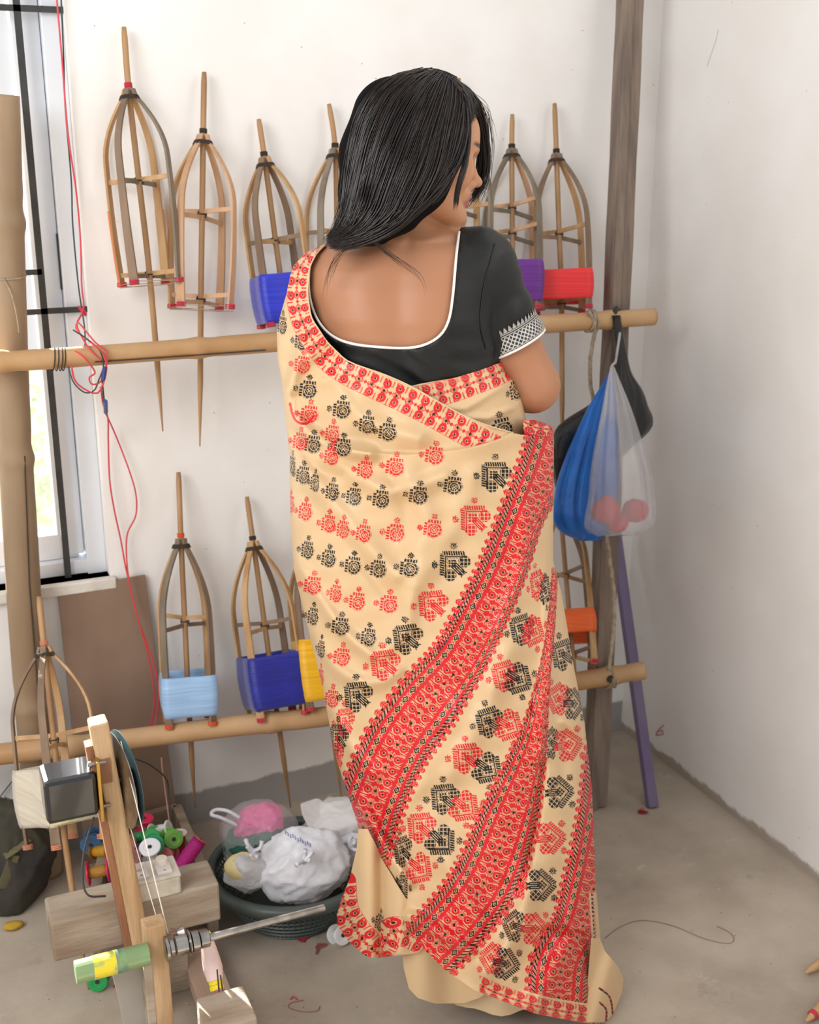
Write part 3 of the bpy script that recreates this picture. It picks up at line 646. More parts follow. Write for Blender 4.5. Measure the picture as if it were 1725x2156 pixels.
wb = W(900, 1500, 0); wb[2] = 0
woman = empty('person', wb, 'woman with long black hair in black blouse and cream saree, her back turned', 'person')
BL = LW(640, 560)[0] - 0.06; BR = LW(1130, 820)[0] + 0.09
zs = np.r_[np.arange(-0.01, 0.9, 0.012), np.arange(0.9, 1.33, 0.006), np.arange(1.33, 1.60, 0.0026)]
xs = np.r_[np.arange(BL - .02, HC[0] - 0.10, 0.005), np.arange(HC[0] - 0.10, HC[0] + 0.115, 0.0028), np.arange(HC[0] + 0.1165, BR, 0.005)]
ys = np.r_[np.arange(-0.42, -0.09, 0.006), np.arange(-0.09, 0.08, 0.0034), np.arange(0.08, 0.16, 0.005)]
V, Q4 = surface_nets(sd_body, xs, ys, zs)
skin = np.array(srgb('ad7a5b')[:3]); col = np.tile(skin, (len(V), 1))
hl = (V - HC) @ HM
def blend(c, mask): 
    global col
    col = col * (1 - mask[:, None]) + np.array(srgb(c)[:3]) * mask[:, None]
face = hl[:, 0] > 0.03
blend('bd8a68', np.clip((hl[:, 0] + 0.0) / 0.06, 0, 1) * (hl[:, 2] > -0.12) * (hl[:, 2] < 0.1))
lipd = np.minimum(np.abs(hl[:, 2] + 0.0675) / 0.0065, np.abs(hl[:, 2] + 0.0785) / 0.008) ** 4 + (np.abs(hl[:, 1]) / 0.021) ** 4
blend('a9625f', np.clip(1.6 - lipd * 1.2, 0, 1) * (hl[:, 0] > 0.062) * (hl[:, 2] > -0.087) * (hl[:, 2] < -0.061))
for k in (-1, 1):
    bd = ((hl[:, 2] - 0.0075 - 0.05 * (np.abs(hl[:, 1]) - 0.03)) / 0.0035) ** 2 + ((np.abs(hl[:, 1]) - 0.030) / 0.019) ** 4
    blend('2a1e1a', np.clip(1.3 - bd, 0, 1) * (hl[:, 0] > 0.03))
    ld = ((hl[:, 2] + 0.0245) / 0.0012) ** 2 + ((np.abs(hl[:, 1]) - 0.030) / 0.013) ** 4
    blend('1c1412', np.clip(1.5 - ld, 0, 1) * (hl[:, 0] > 0.045))
M_SKIN = mat('skin', 'c08a66', rough=0.46, attr='Col', spec=0.4, sss=0.15)
body = np_mesh('body', to_world(V), Q4, M_SKIN, woman, color=col)
mb = MB(); c = to_world((H(0.0755, 0.004, 0.002))[None])[0]; c2 = to_world((H(0.0795, 0.004, 0.002))[None])[0]
mb.lathe([(0.0030, 0), (0.0034, 0.0012), (0.0030, 0.0028), (0.001, 0.0034)], 14, orient(c, c2)); mb.build('bindi', mat('bindi_red', 'e0252f', rough=.4), woman, smooth=True)['label'] = 'small red dot on the forehead'

# ---- blouse: offset of the trunk and upper arm, cut by neckline and sleeve hem
NECK = [(662, 505), (656, 540), (651, 572), (650, 606), (655, 638), (666, 668), (686, 696), (712, 714), (748, 725), (800, 731), (850, 733), (885, 729), (915, 716), (935, 697), (947, 668), (953, 630), (957, 590), (961, 540), (967, 488), (968, 440), (660, 430)]
def poly_sd(px, py, poly):
    P = np.array(poly, float); d = np.full(px.shape, 1e9); ins = np.zeros(px.shape, bool)
    for i in range(len(P)):
        a, b = P[i], P[(i + 1) % len(P)]; e = b - a; w0 = px - a[0]; w1 = py - a[1]
        t = np.clip((w0 * e[0] + w1 * e[1]) / (e @ e), 0, 1); d = np.minimum(d, (w0 - e[0] * t) ** 2 + (w1 - e[1] * t) ** 2)
        c = ((a[1] > py) != (b[1] > py)) & (px < (b[0] - a[0]) * (py - a[1]) / (b[1] - a[1] + 1e-12) + a[0]); ins ^= c
    d = np.sqrt(d); return np.where(ins, -d, d)
NP = [tuple(p) for p in spline(NECK[:19], 70)] + NECK[19:]
def projL(Q):
    z = (D0 - Q[..., 1]) * math.cos(PITCH) - (Q[..., 2] - EYE) * math.sin(PITCH)
    y = (Q[..., 2] - EYE) * math.cos(PITCH) + (D0 - Q[..., 1]) * math.sin(PITCH)
    return CX + FPX * Q[..., 0] / z, CY - FPX * y / z
hemA, hemB = LW(1056, 748, .02), LW(1140, 694, -.02)
axR = (elR - shR) / np.linalg.norm(elR - shR)
_hm = (hemA + hemB) / 2; _hd = (hemB - hemA); _n = np.cross(_hd, np.array([0, 1., 0])); _n = _n / np.linalg.norm(_n); _n = _n if _n @ axR > 0 else -_n
def sd_blouse(Q):
    s = sd_trunk(Q)
    wr = 0.0012 * np.sin(Q[..., 2] * 190 + Q[..., 0] * 60 + 3 * np.sin(Q[..., 0] * 25)) * np.clip((1.25 - Q[..., 2]) / 0.05, 0, 1)
    t = s - 0.006 + wr
    t = np.maximum(t, 0.93 - Q[..., 2])
    fo = 0.0016 * np.sin((Q @ axR) * 130 + 9 * Q[..., 1] + 30 * Q[..., 0])
    a = cap(Q, shR, shR + axR * 0.30, 0.054, 0.0475) + fo
    a = np.maximum(a, (Q - _hm) @ _n)
    t = smin(t, a, 0.012)
    px, py = projL(Q); pd = poly_sd(px, py, NP) / 1380.0
    return np.maximum(t, -pd)
xs2 = np.arange(BL, BR, 0.004); ys2 = np.arange(-0.15, 0.16, 0.004); zs2 = np.arange(0.92, 1.42, 0.004)
V, Q4 = surface_nets(sd_blouse, xs2, ys2, zs2)
M_BLOUSE = mat('black_silk', '090a0b', '0f1112', 0.5, 5, bump=0.25, bscale=14, spec=0.4)
blouse = np_mesh('blouse', to_world(V), Q4, M_BLOUSE, woman)
def cast(pxs, pys, f, off=0.0, d0=0.25, d1=-0.15, n=160):
    """first point along the view line where f < off"""
    out = []
    ds = np.linspace(d0, d1, n)
    for x, y in zip(pxs, pys):
        P = np.array([W(x, y, d) for d in ds]); v = f(local(P)) - off; k = np.argmax(v < 0)
        if v[k] >= 0: out.append(None); continue
        t = v[k - 1] / (v[k - 1] - v[k]) if k else 0; out.append(P[k - 1] * (1 - t) + P[k] * t if k else P[k])
    return out
M_PIPE = mat('white_piping', 'e9e6e1', rough=0.6)
pp = spline(NECK[:19], 80); C = cast(pp[:, 0], pp[:, 1], lambda q: sd_trunk(q), 0.0055)
C = np.array([c for c in C if c is not None]); C[1:-1] = (C[:-2] + C[1:-1] + C[2:]) / 3
mb = MB(); mb.tube(C, 0.0021, 7); mb.build('neck_piping', M_PIPE, blouse, smooth=True)['label'] = 'thin white piping round the low back neckline'
# sleeve hem piping and silver border: rings round the arm axis
def ring(off, out, n=64):
    """points where the sleeve surface (plus out) meets the plane off metres above the hem"""
    e1 = _hd / np.linalg.norm(_hd); e2 = np.cross(_n, e1); c = shR + axR * (((_hm - _n * off - shR) @ _n) / (axR @ _n))
    t = np.linspace(0, 2 * math.pi, n, endpoint=False)[:, None]; dr = e1 * np.cos(t) + e2 * np.sin(t); r = np.full(n, 0.02)
    for _ in range(40):
        q = c + dr * r[:, None]; q_ = cap(q, shR, shR + axR * 0.30, 0.054, 0.0475) + 0.0016 * np.sin((q @ axR) * 130 + 9 * q[:, 1] + 30 * q[:, 0]) - out; r -= q_ * 0.8
    return c + dr * r[:, None]
mb = MB(); mb.tube(to_world(ring(0.001, 0.0006)), 0.0022, 6, closed=True); mb.build('sleeve_piping', M_PIPE, blouse, smooth=True)
nr, nc = 44, 360
offs = np.linspace(0.003, 0.047, nr); G = np.array([ring(o, 0.0012, nc) for o in offs])
arc = np.r_[0, np.cumsum(np.linalg.norm(np.diff(G[0], axis=0), axis=1))]; Lc = arc[-1] + np.linalg.norm(G[0][0] - G[0][-1]); s_ = arc[None, :] / Lc * 42; o_ = offs[:, None] * 1000
fr = s_ % 1.0
lat = (np.abs(((o_ - 6) / 8 + s_) % 1 - 0.5) < 0.13) | (np.abs(((o_ - 6) / 8 - s_) % 1 - 0.5) < 0.13)
sil = ((o_ > 6) & (o_ < 26) & lat) | ((o_ > 27) & (o_ < 28.3)) | ((o_ > 30) & (o_ < 31.2)) | ((o_ > 2) & (o_ < 3.6) & (fr > .3)) | ((o_ > 4.4) & (o_ < 5.4))
sil |= (o_ > 32) & (o_ < 32 + 9 * (1 - np.abs(fr - 0.5) * 2)) & (((np.abs(fr - .5) * 10 + o_ * 0.6) % 2) < 1.2)
cc = np.where(sil[..., None], np.array(srgb('c9c5c0')[:3]), np.array(srgb('16181a')[:3])).reshape(-1, 3)
inside = sil | (o_ < 32 + 0 * s_)
gq = grid_quads(nr, nc, True); keep = (sil.reshape(-1)[gq].any(1)) | ((np.broadcast_to(o_, sil.shape).reshape(-1))[gq].max(1) < 32)
np_mesh('silver_border', to_world(G.reshape(-1, 3)), gq[keep], mat('zari', 'c9c5c0', rough=0.4, attr='Col', spec=0.6), blouse, color=cc)['label'] = 'silver lattice woven band at the sleeve hem'

sp_ = spline([(1042, 512), (1034, 545), (1022, 590), (1014, 640), (1013, 690), (1024, 735)], 26)
C = [c for c in cast(sp_[:, 0], sp_[:, 1], sd_blouse, 0.0006) if c is not None]
mb = MB(); mb.tube(C, .0009, 5); mb.build('armhole_seam', M_BLOUSE, blouse, smooth=True)
# ------------------------------------------------------------------ SAREE: woven pattern functions
CREAM = np.array(srgb('d3b48b')[:3]); RED = np.array(srgb('d01c28')[:3]); BLK = np.array(srgb('0c0d12')[:3])
def flower(x, y, r):
    p = np.hypot(x, y); a = np.arctan2(y, x)
    return (p < r * (0.80 + 0.22 * np.cos(8 * a))) & ~((np.abs(np.sin(4 * a)) < 0.16) & (p > .28 * r)) & ~((p > .24 * r) & (p < .34 * r))
def big_motif(x, y):
    a = np.abs(x); yy = 0.72 - y; s = (a + yy) * 0.7071; n = (a - yy) * 0.7071
    m = (s > -0.1) & (s < 1.18) & (n > 0.0) & (n < 0.27) & (((s * 7.2 + n * 1.6) % 1) < 0.72)
    m |= (s > 0.0) & (s < 1.22) & (n > -0.115) & (n < -0.03)
    m |= (s > 0.12) & (s < 1.0) & (n > -0.19) & (n < -0.155) & (((s * 22) % 1) < .6)
    lx = s - 0.48; ly = -n - 0.46
    m |= (np.abs(s - 0.48) < 0.24) & (np.abs(-n - 0.48) < 0.24) & (((s - .24) * 6.2 % 1) < .82) & (((-n - .24) * 6.2 % 1) < .82)
    st = (y < 0.02) & (y > -0.88)
    m |= st & (a > 0.02) & (a < 0.10)
    m |= st & (y < -0.05) & (a > 0.135) & (a < 0.215) & (y > -0.75)
    m |= (y < -0.62) & (y > -0.92) & (np.abs(a - 0.05 - (-0.62 - y) * 0.5) < 0.045)
    bx = (a - 0.58); by = y + 0.36; rb = np.hypot(bx, by); u = (bx + by) * 0.7071; w = (bx - by) * 0.7071
    m |= (rb < 0.36) & (((u * 4.4 + 8.1) % 1) < .83) & (((w * 4.4 + 8.1) % 1) < .83) & (a > .23)
    m |= flower(a - 0.80, y - 0.74, 0.25)
    return m
def small_motif(x, y):
    a = np.abs(x); yy = 0.6 - y; s = (a + yy) * 0.7071; n = (a - yy) * 0.7071
    m = (s > -.05) & (s < .98) & (n > 0) & (n < .25) & (((s * 4.6) % 1) < .72)
    rb = np.hypot(x * 0.95, y + 0.15)
    core = (rb < 0.62) & (n < -0.06)
    m |= core & (((rb * 4.6 + .25) % 1) < .76) & (np.abs(((np.arctan2(y + .15, x) * 1.6) % 1) - .5) > .06) & (rb > .2)
    m |= (rb < .17) & (np.abs(x) > .03) & (np.abs(y + .15) > .03)
    m |= flower(a - 0.70, y - 0.66, 0.28)
    return m
def put(col_, X, Y, kind, cx, cy, color, size=None, sx=1.0, sy=1.0, ang=None, shear=0.0, flip=1):
    """weave one motif at (cx, cy); ang: direction its corner points to, degrees, 90 = up"""
    size = size or (40 if kind == 'B' else 29); ang = 135 if ang is None else ang
    R = size * 1.25; sel = np.nonzero((np.abs(X - cx) < R) & (np.abs(Y - cy) < R))[0]
    if not len(sel): return
    dx = (X[sel] - cx) / sx; dy = -(Y[sel] - cy) / sy - shear * (X[sel] - cx) / sx
    t = math.radians(90 - ang); ux = dx * math.cos(t) - dy * math.sin(t); uy = dx * math.sin(t) + dy * math.cos(t)
    m = (big_motif if kind == 'B' else small_motif)(flip * ux / size, uy / size)
    col_[sel[m]] = BLK if color == 'k' else RED
def line_coords(X, Y, P, n=120):
    P = spline(P, n); seg = P[1:, :2] - P[:-1, :2]; L = np.linalg.norm(seg, axis=1); cum = np.r_[0, np.cumsum(L)]
    line_coords.hl = hl2 = np.ones(X.shape)
    best = np.full(X.shape, 1e9); w = np.zeros(X.shape); l = np.zeros(X.shape); h = np.zeros(X.shape)
    for i in range(len(seg)):
        e = seg[i] / L[i]; dx = X - P[i, 0]; dy = Y - P[i, 1]; t = dx * e[0] + dy * e[1]; tc = np.clip(t, 0, L[i]) ; ds = (dx - e[0] * tc) ** 2 + (dy - e[1] * tc) ** 2
        m = ds < best; best[m] = ds[m]; w[m] = (-dx * e[1] + dy * e[0])[m]; l[m] = (cum[i] + tc)[m]
        if P.shape[1] > 2: h[m] = (P[i, 2] + (P[i + 1, 2] - P[i, 2]) * (tc / L[i]))[m]
        if P.shape[1] > 3: hl2[m] = (P[i, 3] + (P[i + 1, 3] - P[i, 3]) * (tc / L[i]))[m]
    return np.sqrt(best), w, l, h, cum[-1]
def paisley(l, w, Hh, P, dense=False):
    """two rows of paisleys with dark diamonds between them; returns 0 cream 1 red 2 black"""
    c = np.zeros(l.shape, np.int8); t = np.abs(w) / Hh; q = (l % P) / P - 0.5; k = P / Hh
    qs = q * k; dm = np.abs(qs) * 1.1 + t
    q2 = (((l + P / 2) % P) / P - 0.5) * k
    c[(dm > .33) & (dm < (.40 if dense else .44)) & (t < .46)] = 1
    c[dm < .28] = 1; c[dm < .185] = 0; c[dm < .15] = 2
    c[(np.abs(q2) * 1.1 + t < .17)] = 1
    bx = qs - 0.05; by = t - .57; rho = np.hypot(bx * 1.05, by)
    c[rho < (.31 if dense else .36)] = 1; c[(rho > .095) & (rho < .13)] = 0; c[rho < .085] = 2
    tx = qs + 0.10; ty = t - .83; r2 = np.hypot(tx, ty); c[(r2 < .20)] = 1; c[(r2 > .065) & (r2 < .10) & (ty > -.05) & (tx > -.08)] = 0
    c[(np.abs(q2) < .045) & (t > .45)] = 1
    if dense:
        e = c == 0; halo = (rho > .31) & (rho < .365) | ((r2 > .20) & (r2 < .25)) | ((np.abs(q2) > .055) & (np.abs(q2) < .10) & (t > .5)) | ((dm > .42) & (dm < .49) & (t < .45)) | (rho < .13) & (rho > .095) | ((dm < .185) & (dm > .15)) | ((dm > .28) & (dm < .33))
        c[e & ~halo] = 1
    c[t > .97] = 1
    return c
def wide_band(X, Y, P, colr):
    Pn = np.shape(P)[1]; dist, w, l, h, LT = line_coords(X, Y, P)
    sel = (dist < 84) & (l > 0.5) & (l < LT - 0.5)
    hL = line_coords.hl if Pn == 4 else 1.0
    wl = np.where(w > 0, np.abs(w) / np.maximum(hL, .08), np.abs(w) / np.maximum(h, .08))
    a = wl[sel]; l = l[sel]; sg = np.sign(w[sel]); out = -np.ones(a.shape, np.int8)
    m = a < 29; pc = paisley(l, (w[sel] * 0 + a * sg), 29, 27, True); out[m] = pc[m]
    m = (a >= 29) & (a < 35); out[m] = 1
    m = (a >= 35) & (a < 47); q = (l % 25) - 12.5; dm = np.abs(q) * 0.72 + np.abs(a - 41); v = np.ones(a.shape, np.int8)
    v[(dm < 8.2)] = 0; v[dm < 6.6] = 2; v[dm < 3.2] = 0; v[dm < 1.8] = 2
    q3 = np.abs(q); v[(np.abs(a - 41) > 1.5) & (np.abs(a - 41) < 5) & (q3 > 10) & (q3 < 11.8)] = 0
    out[m] = v[m]
    m = (a >= 47) & (a < 53); out[m] = 1
    m = (a >= 53) & (a < 63); v = np.zeros(a.shape, np.int8); f = ((l + a * 0.9) / 8.6) % 1; v[f < .50] = 2; v[(f > .62) & (f < .86)] = 1; out[m] = v[m]
    m = (a >= 62.4) & (a < 64.4); out[m] = 1
    q = ((l % 18.6) - 9.3); ht = 65 + 14 * np.sqrt(np.clip(1 - (q / 7.6) ** 2, 0, 1)); m = (a >= 64) & (a < ht) & (np.abs(q) < 7.6)
    v = np.ones(a.shape, np.int8); v[((a + np.abs(q) * 0.6 - 64) % 5.0 < 1.1) & (np.abs(q) > 1)] = 0; out[m] = v[m]
    qd = ((l + 9.3) % 18.6) - 9.3; m = (np.hypot(qd, a - 67) < 2.9); out[m] = 2
    ii = np.nonzero(sel)[0]
    for k, cc_ in ((0, CREAM), (1, RED), (2, BLK)): colr[ii[out == k]] = cc_
def border(X, Y, P, colr, half=27, P_=29, rng_=None, side=None):
    dist, w, l, h, LT = line_coords(X, Y, P)
    hh = h if np.shape(P)[1] > 2 else np.full(X.shape, float(half))
    sel = (np.abs(w) < hh) & (dist < hh + 1)
    if rng_ is not None: sel &= rng_
    c = paisley(l[sel], w[sel] / hh[sel] * 27.0, 27.0, P_); ii = np.nonzero(sel)[0]
    for k, cc_ in ((0, CREAM), (1, RED), (2, BLK)): colr[ii[c == k]] = cc_

# ---- sheets of cloth: rows between two outlines, wrapped round an elliptic drape form
def interp_curve(pts, y): p = np.array(pts, float); return np.interp(y, p[:, 0], p[:, 1])
def sheet(rows, cols, yy, xl, xr, c, hw, b, disp, phi_pad=0.0, dofs=0.0, floor_z=0.004):
    """returns 3-D points and the cloth coordinates (X, Y) of a rows x cols sheet"""
    V = np.zeros((rows, cols, 3)); X = np.zeros((rows, cols)); Yg = np.zeros((rows, cols))
    for i, y in enumerate(yy):
        pl_ = math.acos(np.clip((c[i] - xl[i]) / hw[i], -1, 1)); pr_ = math.acos(np.clip((c[i] - xr[i]) / hw[i], -1, 1))
        padl = phi_pad * np.clip(1.6 - pl_ / 0.22, 0, 1); padr = phi_pad * np.clip(1.6 - (math.pi - pr_) / 0.22, 0, 1)
        npd = cols // 14 if phi_pad else 0; ni = cols - 2 * npd; t = np.linspace(0, 1, ni)
        x0, x1 = c[i] - hw[i] * math.cos(pl_), c[i] - hw[i] * math.cos(pr_)
        xx = .75 * (x0 + (x1 - x0) * t) + .25 * (c[i] - hw[i] * np.cos(pl_ + (pr_ - pl_) * t)); ph = np.arccos(np.clip((c[i] - xx) / hw[i], -1, 1))
        if npd: ph = np.concatenate([pl_ - np.linspace(padl + 2e-3, 1e-3, npd), ph, pr_ + np.linspace(1e-3, padr + 2e-3, npd)])
        x = c[i] - hw[i] * np.cos(ph); X[i] = x; Yg[i] = y
        X[i] = np.where(ph < 0, 2 * (c[i] - hw[i]) - x, np.where(ph > math.pi, 2 * (c[i] + hw[i]) - x, x))
        s = np.sin(ph); dv = disp(x, np.full(cols, y)) if callable(disp) else np.interp(x, disp[1], disp[0][i]); d = b[i] * np.sign(s) * np.abs(s) ** 0.85 + dv * np.clip(s * 2.2, 0, 1) + dofs
        V[i] = onD(x, np.full(cols, y), D0 - d)
    lowm = V[..., 2] < floor_z
    if lowm.any():
        fx, fy = proj(V[lowm]); V[lowm] = onZ(fx, fy, floor_z + 0.0)
    return V, X.ravel(), Yg.ravel()
def gl(x, y, P, w):      # signed closeness to a crease line
    P = np.array(P, float); best = np.full(x.shape, 1e9); sg = np.zeros(x.shape)
    for a, b_ in zip(P[:-1], P[1:]):
        e = b_ - a; L = np.linalg.norm(e); e = e / L; dx = x - a[0]; dy = y - a[1]; t = np.clip(dx * e[0] + dy * e[1], 0, L); d = np.hypot(dx - e[0] * t, dy - e[1] * t)
        m = d < best; best[m] = d[m]; sg[m] = np.sign(-(dx * e[1]) + dy * e[0])[m]
    return best, sg
def tapered(P, n=24): return spline(P, n)
RIDGES = [  # soft folds: line, width px, height m
    ([(600, 830), (640, 905), (720, 945), (800, 960)], 16, 0.011), ([(622, 960), (700, 1060), (790, 1170), (860, 1230)], 22, 0.007),
    ([(690, 960), (800, 1030), (900, 1015), (960, 990)], 20, 0.007), ([(618, 1180), (690, 1290), (760, 1370), (800, 1385)], 18, 0.010),
    ([(640, 1300), (700, 1400), (780, 1440), (860, 1400)], 16, 0.007), ([(700, 1500), (740, 1580), (790, 1640)], 15, 0.008),
    ([(870, 1240), (850, 1330), (800, 1380)], 20, 0.007), ([(860, 1000), (900, 1100), (870, 1220)], 26, 0.005), ([(700, 690), (640, 760), (610, 830)], 18, 0.006),
    ([(640, 700), (620, 780), (600, 820)], 12, 0.007), ([(700, 800), (760, 880), (900, 930)], 20, 0.006), ([(1000, 1000), (960, 1100), (880, 1240)], 24, 0.004),
    ([(760, 1700), (820, 1800), (870, 1870)], 18, 0.012), ([(960, 1500), (900, 1620), (840, 1720)], 26, 0.006), ([(1080, 1350), (1020, 1500), (930, 1650)], 26, 0.006),
    ([(900, 1750), (960, 1860), (1010, 1960)], 28, 0.007), ([(1120, 1850), (1090, 1960), (1010, 2060)], 24, 0.010), ([(1240, 1700), (1220, 1830), (1200, 1950)], 20, 0.008),
    ([(1190, 1520), (1230, 1545)], 14, 0.007), ([(1200, 1980), (1150, 2070), (1120, 2130)], 20, 0.010), ([(1080, 1960), (1160, 1945), (1250, 1960)], 9, 0.010),
    ([(860, 1930), (930, 1965), (1000, 2010)], 16, 0.010), ([(1110, 1000), (1100, 1200), (1040, 1350)], 20, 0.005), ([(1160, 1250), (1150, 1450), (1140, 1620)], 12, 0.010)]
VALLEYS = [([(620, 838), (628, 868), (650, 884)], 11, .010), ([(640, 1040), (720, 1130), (800, 1230), (840, 1290)], 16, 0.006), ([(610, 900), (660, 980), (730, 1010)], 12, 0.007), ([(650, 1250), (720, 1350), (790, 1400)], 12, 0.007),
    ([(820, 1000), (860, 1060), (840, 1130)], 18, 0.005), ([(1165, 1180), (1150, 1400), (1148, 1560), (1125, 1760), (1090, 1890)], 8, 0.014), ([(720, 1560), (780, 1680), (850, 1800), (880, 1900)], 14, 0.008),
    ([(1180, 1400), (1190, 1560), (1185, 1700)], 16, 0.007), ([(1190, 1955), (1250, 1975)], 10, 0.008)]
RIDGES = [(tapered(p), w, h) for p, w, h in RIDGES]; VALLEYS = [(tapered(p), w, h) for p, w, h in VALLEYS]
FOLDTOP = spline([(598, 850), (640, 915), (700, 938), (780, 952), (860, 957), (940, 950), (1000, 940), (1050, 925), (1085, 905), (1110, 884)], 40)
def disp_main(x, y):
    d = np.zeros(x.shape)
    for P, w, h in RIDGES: b_, _ = gl(x, y, P[::3], w); d += 2.5 * h * np.exp(-(b_ / w) ** 2)
    for P, w, h in VALLEYS: b_, _ = gl(x, y, P[::3], w); d -= h * np.exp(-(b_ / w) ** 2)
    fy = np.interp(x, FOLDTOP[:, 0], FOLDTOP[:, 1]); t = y - fy; on = (x > 598) & (x < 1112)
    d += np.where(on, np.where(t > 0, 0.014 * np.exp(-t / 70.0), 0.014 * np.exp(t / 3.0)) * np.clip((x - 650) / 170, 0, 1), 0)
    d += 0.0018 * np.sin(x * 0.045 + y * 0.021) + 0.0012 * np.sin(x * 0.09 - y * 0.05) + 0.0010 * np.sin(y * 0.11 + x * 0.03)
    return d
NR, NC = 1240, 540
yy = np.linspace(513, 2158, NR)
LEFT = [(513, 684), (535, 640), (560, 618), (580, 611), (620, 603), (665, 590), (700, 583), (760, 585), (800, 593), (870, 600), (960, 610), (1100, 612), (1200, 619), (1330, 650), (1450, 680), (1590, 706), (1640, 722), (1740, 762), (1800, 788), (1880, 822), (1940, 852), (1985, 880), (2040, 935), (2085, 1000), (2135, 1130), (2158, 1254)]
LSIL = [(513, 684), (535, 640), (560, 618), (580, 611), (620, 603), (665, 590), (700, 583), (760, 585), (800, 593), (870, 600), (960, 610), (1100, 612), (1200, 619), (1330, 650), (1450, 680), (1590, 706), (1640, 722), (1740, 755), (1900, 765), (2160, 780)]
RIGHT = [(513, 688), (530, 668), (560, 652), (620, 647), (670, 655), (722, 690), (765, 735), (772, 762), (785, 802), (812, 864), (850, 930), (880, 985), (905, 1055), (918, 1090), (919, 1166), (1000, 1165), (1180, 1163), (1250, 1181), (1400, 1206), (1520, 1229), (1660, 1245), (1850, 1252), (2000, 1262), (2100, 1258), (2158, 1256)]
RIGHT = [(y, x) for y, x in RIGHT if not (913 < y < 919)] ; RIGHT.insert([r[0] for r in RIGHT].index(919), (890, 1015)) if False else None
RIGHT = [(513, 688), (530, 668), (560, 652), (620, 647), (670, 655), (722, 690), (765, 735), (772, 762), (785, 802), (812, 864), (850, 930), (880, 985), (905, 1050), (915, 1100), (921, 1165), (1000, 1165), (1180, 1163), (1250, 1181), (1400, 1206), (1520, 1229), (1660, 1245), (1850, 1252), (2000, 1262), (2100, 1262), (2158, 1258)]
RSIL = [(513, 1062), (700, 1075), (800, 1120), (880, 1155), (921, 1167), (1000, 1166), (1180, 1165), (1250, 1183), (1400, 1208), (1520, 1231), (1660, 1247), (1850, 1254), (2000, 1266), (2158, 1272)]
BD = [(513, .080), (560, .095), (620, .106), (700, .120), (800, .130), (900, .135), (1000, .140), (1150, .150), (1500, .17), (1800, .20), (2160, .24)]
xl = interp_curve(LEFT, yy); xr = interp_curve(RIGHT, yy); ls = interp_curve(LSIL, yy); rs = interp_curve(RSIL, yy)
xl = np.maximum(xl, ls); edge_x = np.minimum(xr, rs); xr = np.where(yy < 925, rs, edge_x); edge_x = np.where(yy < 921, edge_x, 9999.0)
cs = (ls + rs) / 2; hws = (rs - ls) / 2 + 0.01; bs = interp_curve(BD, yy)
_gx = np.arange(570, 1290, 6.0); _gy = np.arange(510, 2166, 2.0); _GX, _GY = np.meshgrid(_gx, _gy); _dm = disp_main(_GX.ravel(), _GY.ravel()).reshape(_GX.shape)
_i = (yy - 510) / 2.0; _i0 = _i.astype(int); _f = (_i - _i0)[:, None]; _rows = _dm[_i0] * (1 - _f) + _dm[_i0 + 1] * _f
V, X, Y = sheet(NR, NC, yy, xl, xr, cs, hws, bs, (_rows, _gx), phi_pad=0.9)
col = np.tile(CREAM, (len(X), 1))
# body motifs: (kind, colour, x, y, width factor, angle)
c5 = lambda x, y: (560 + x / 2.537, 500 + y / 2.537)
c6 = lambda x, y: (580 + x / 2.396, 1150 + y / 2.396)
c7 = lambda x, y: (680 + x / 2.396, 1600 + y / 2.396)
MOT = [(c5, 'k', 88, 470, .5), (c5, 'k', 188, 555, .7), (c5, 'r', 195, 680, .9), (c5, 'k', 225, 812, 1), (c5, 'k', 405, 920, 1), (c5, 'k', 540, 1000, .9), (c5, 'k', 650, 1040, 1), (c5, 'r', 232, 945, 1),
    (c5, 'k', 250, 1105, .9), (c5, 'k', 408, 1122, 1), (c5, 'r', 355, 1050, .8), (c5, 'r', 182, 1090, .8), (c5, 'r', 350, 1170, .8), (c5, 'r', 690, 1225, 1.05), (c5, 'r', 900, 1165, 1.05), (c5, 'r', 530, 1242, .9),
    (c5, 'k', 198, 1270, .75), (c5, 'k', 262, 1312, .5), (c5, 'k', 355, 1360, .75), (c5, 'k', 470, 1385, .85), (c5, 'k', 615, 1398, .95), (c5, 'k', 815, 1378, 1.05), (c5, 'k', 1000, 1325, 1.05),
    (c5, 'r', 210, 1465, .75), (c5, 'r', 335, 1530, .8), (c5, 'r', 412, 1560, .7), (c5, 'r', 522, 1582, .85), (c5, 'r', 692, 1578, 1.05), (c5, 'r', 892, 1555, 1.05),
    (c5, 'k', 222, 1670, .7), (c5, 'k', 335, 1715, .8), (c5, 'k', 465, 1752, .9), (c5, 'k', 600, 1770, .9), (c5, 'k', 765, 1765, 1.05), (c5, 'k', 140, 1215, .4), (c5, 'r', 132, 1425, .4),
    (c6, 'r', 188, 198, 1), (c6, 'r', 305, 240, .65), (c6, 'r', 413, 278, .9), (c6, 'r', 572, 292, 1), (c6, 'k', 190, 355, .6), (c6, 'k', 328, 405, 1), (c6, 'k', 470, 460, .85), (c6, 'k', 232, 520, .4), (c6, 'r', 335, 560, .95), (c6, 'r', 228, 665, .35), (c6, 'r', 285, 770, .8)]
for f, cc_, x, y_, sx in MOT:
    cx_, cy_ = f(x, y_); put(col, X, Y, 's', cx_, cy_, cc_, sx=sx, size=27, ang=128)
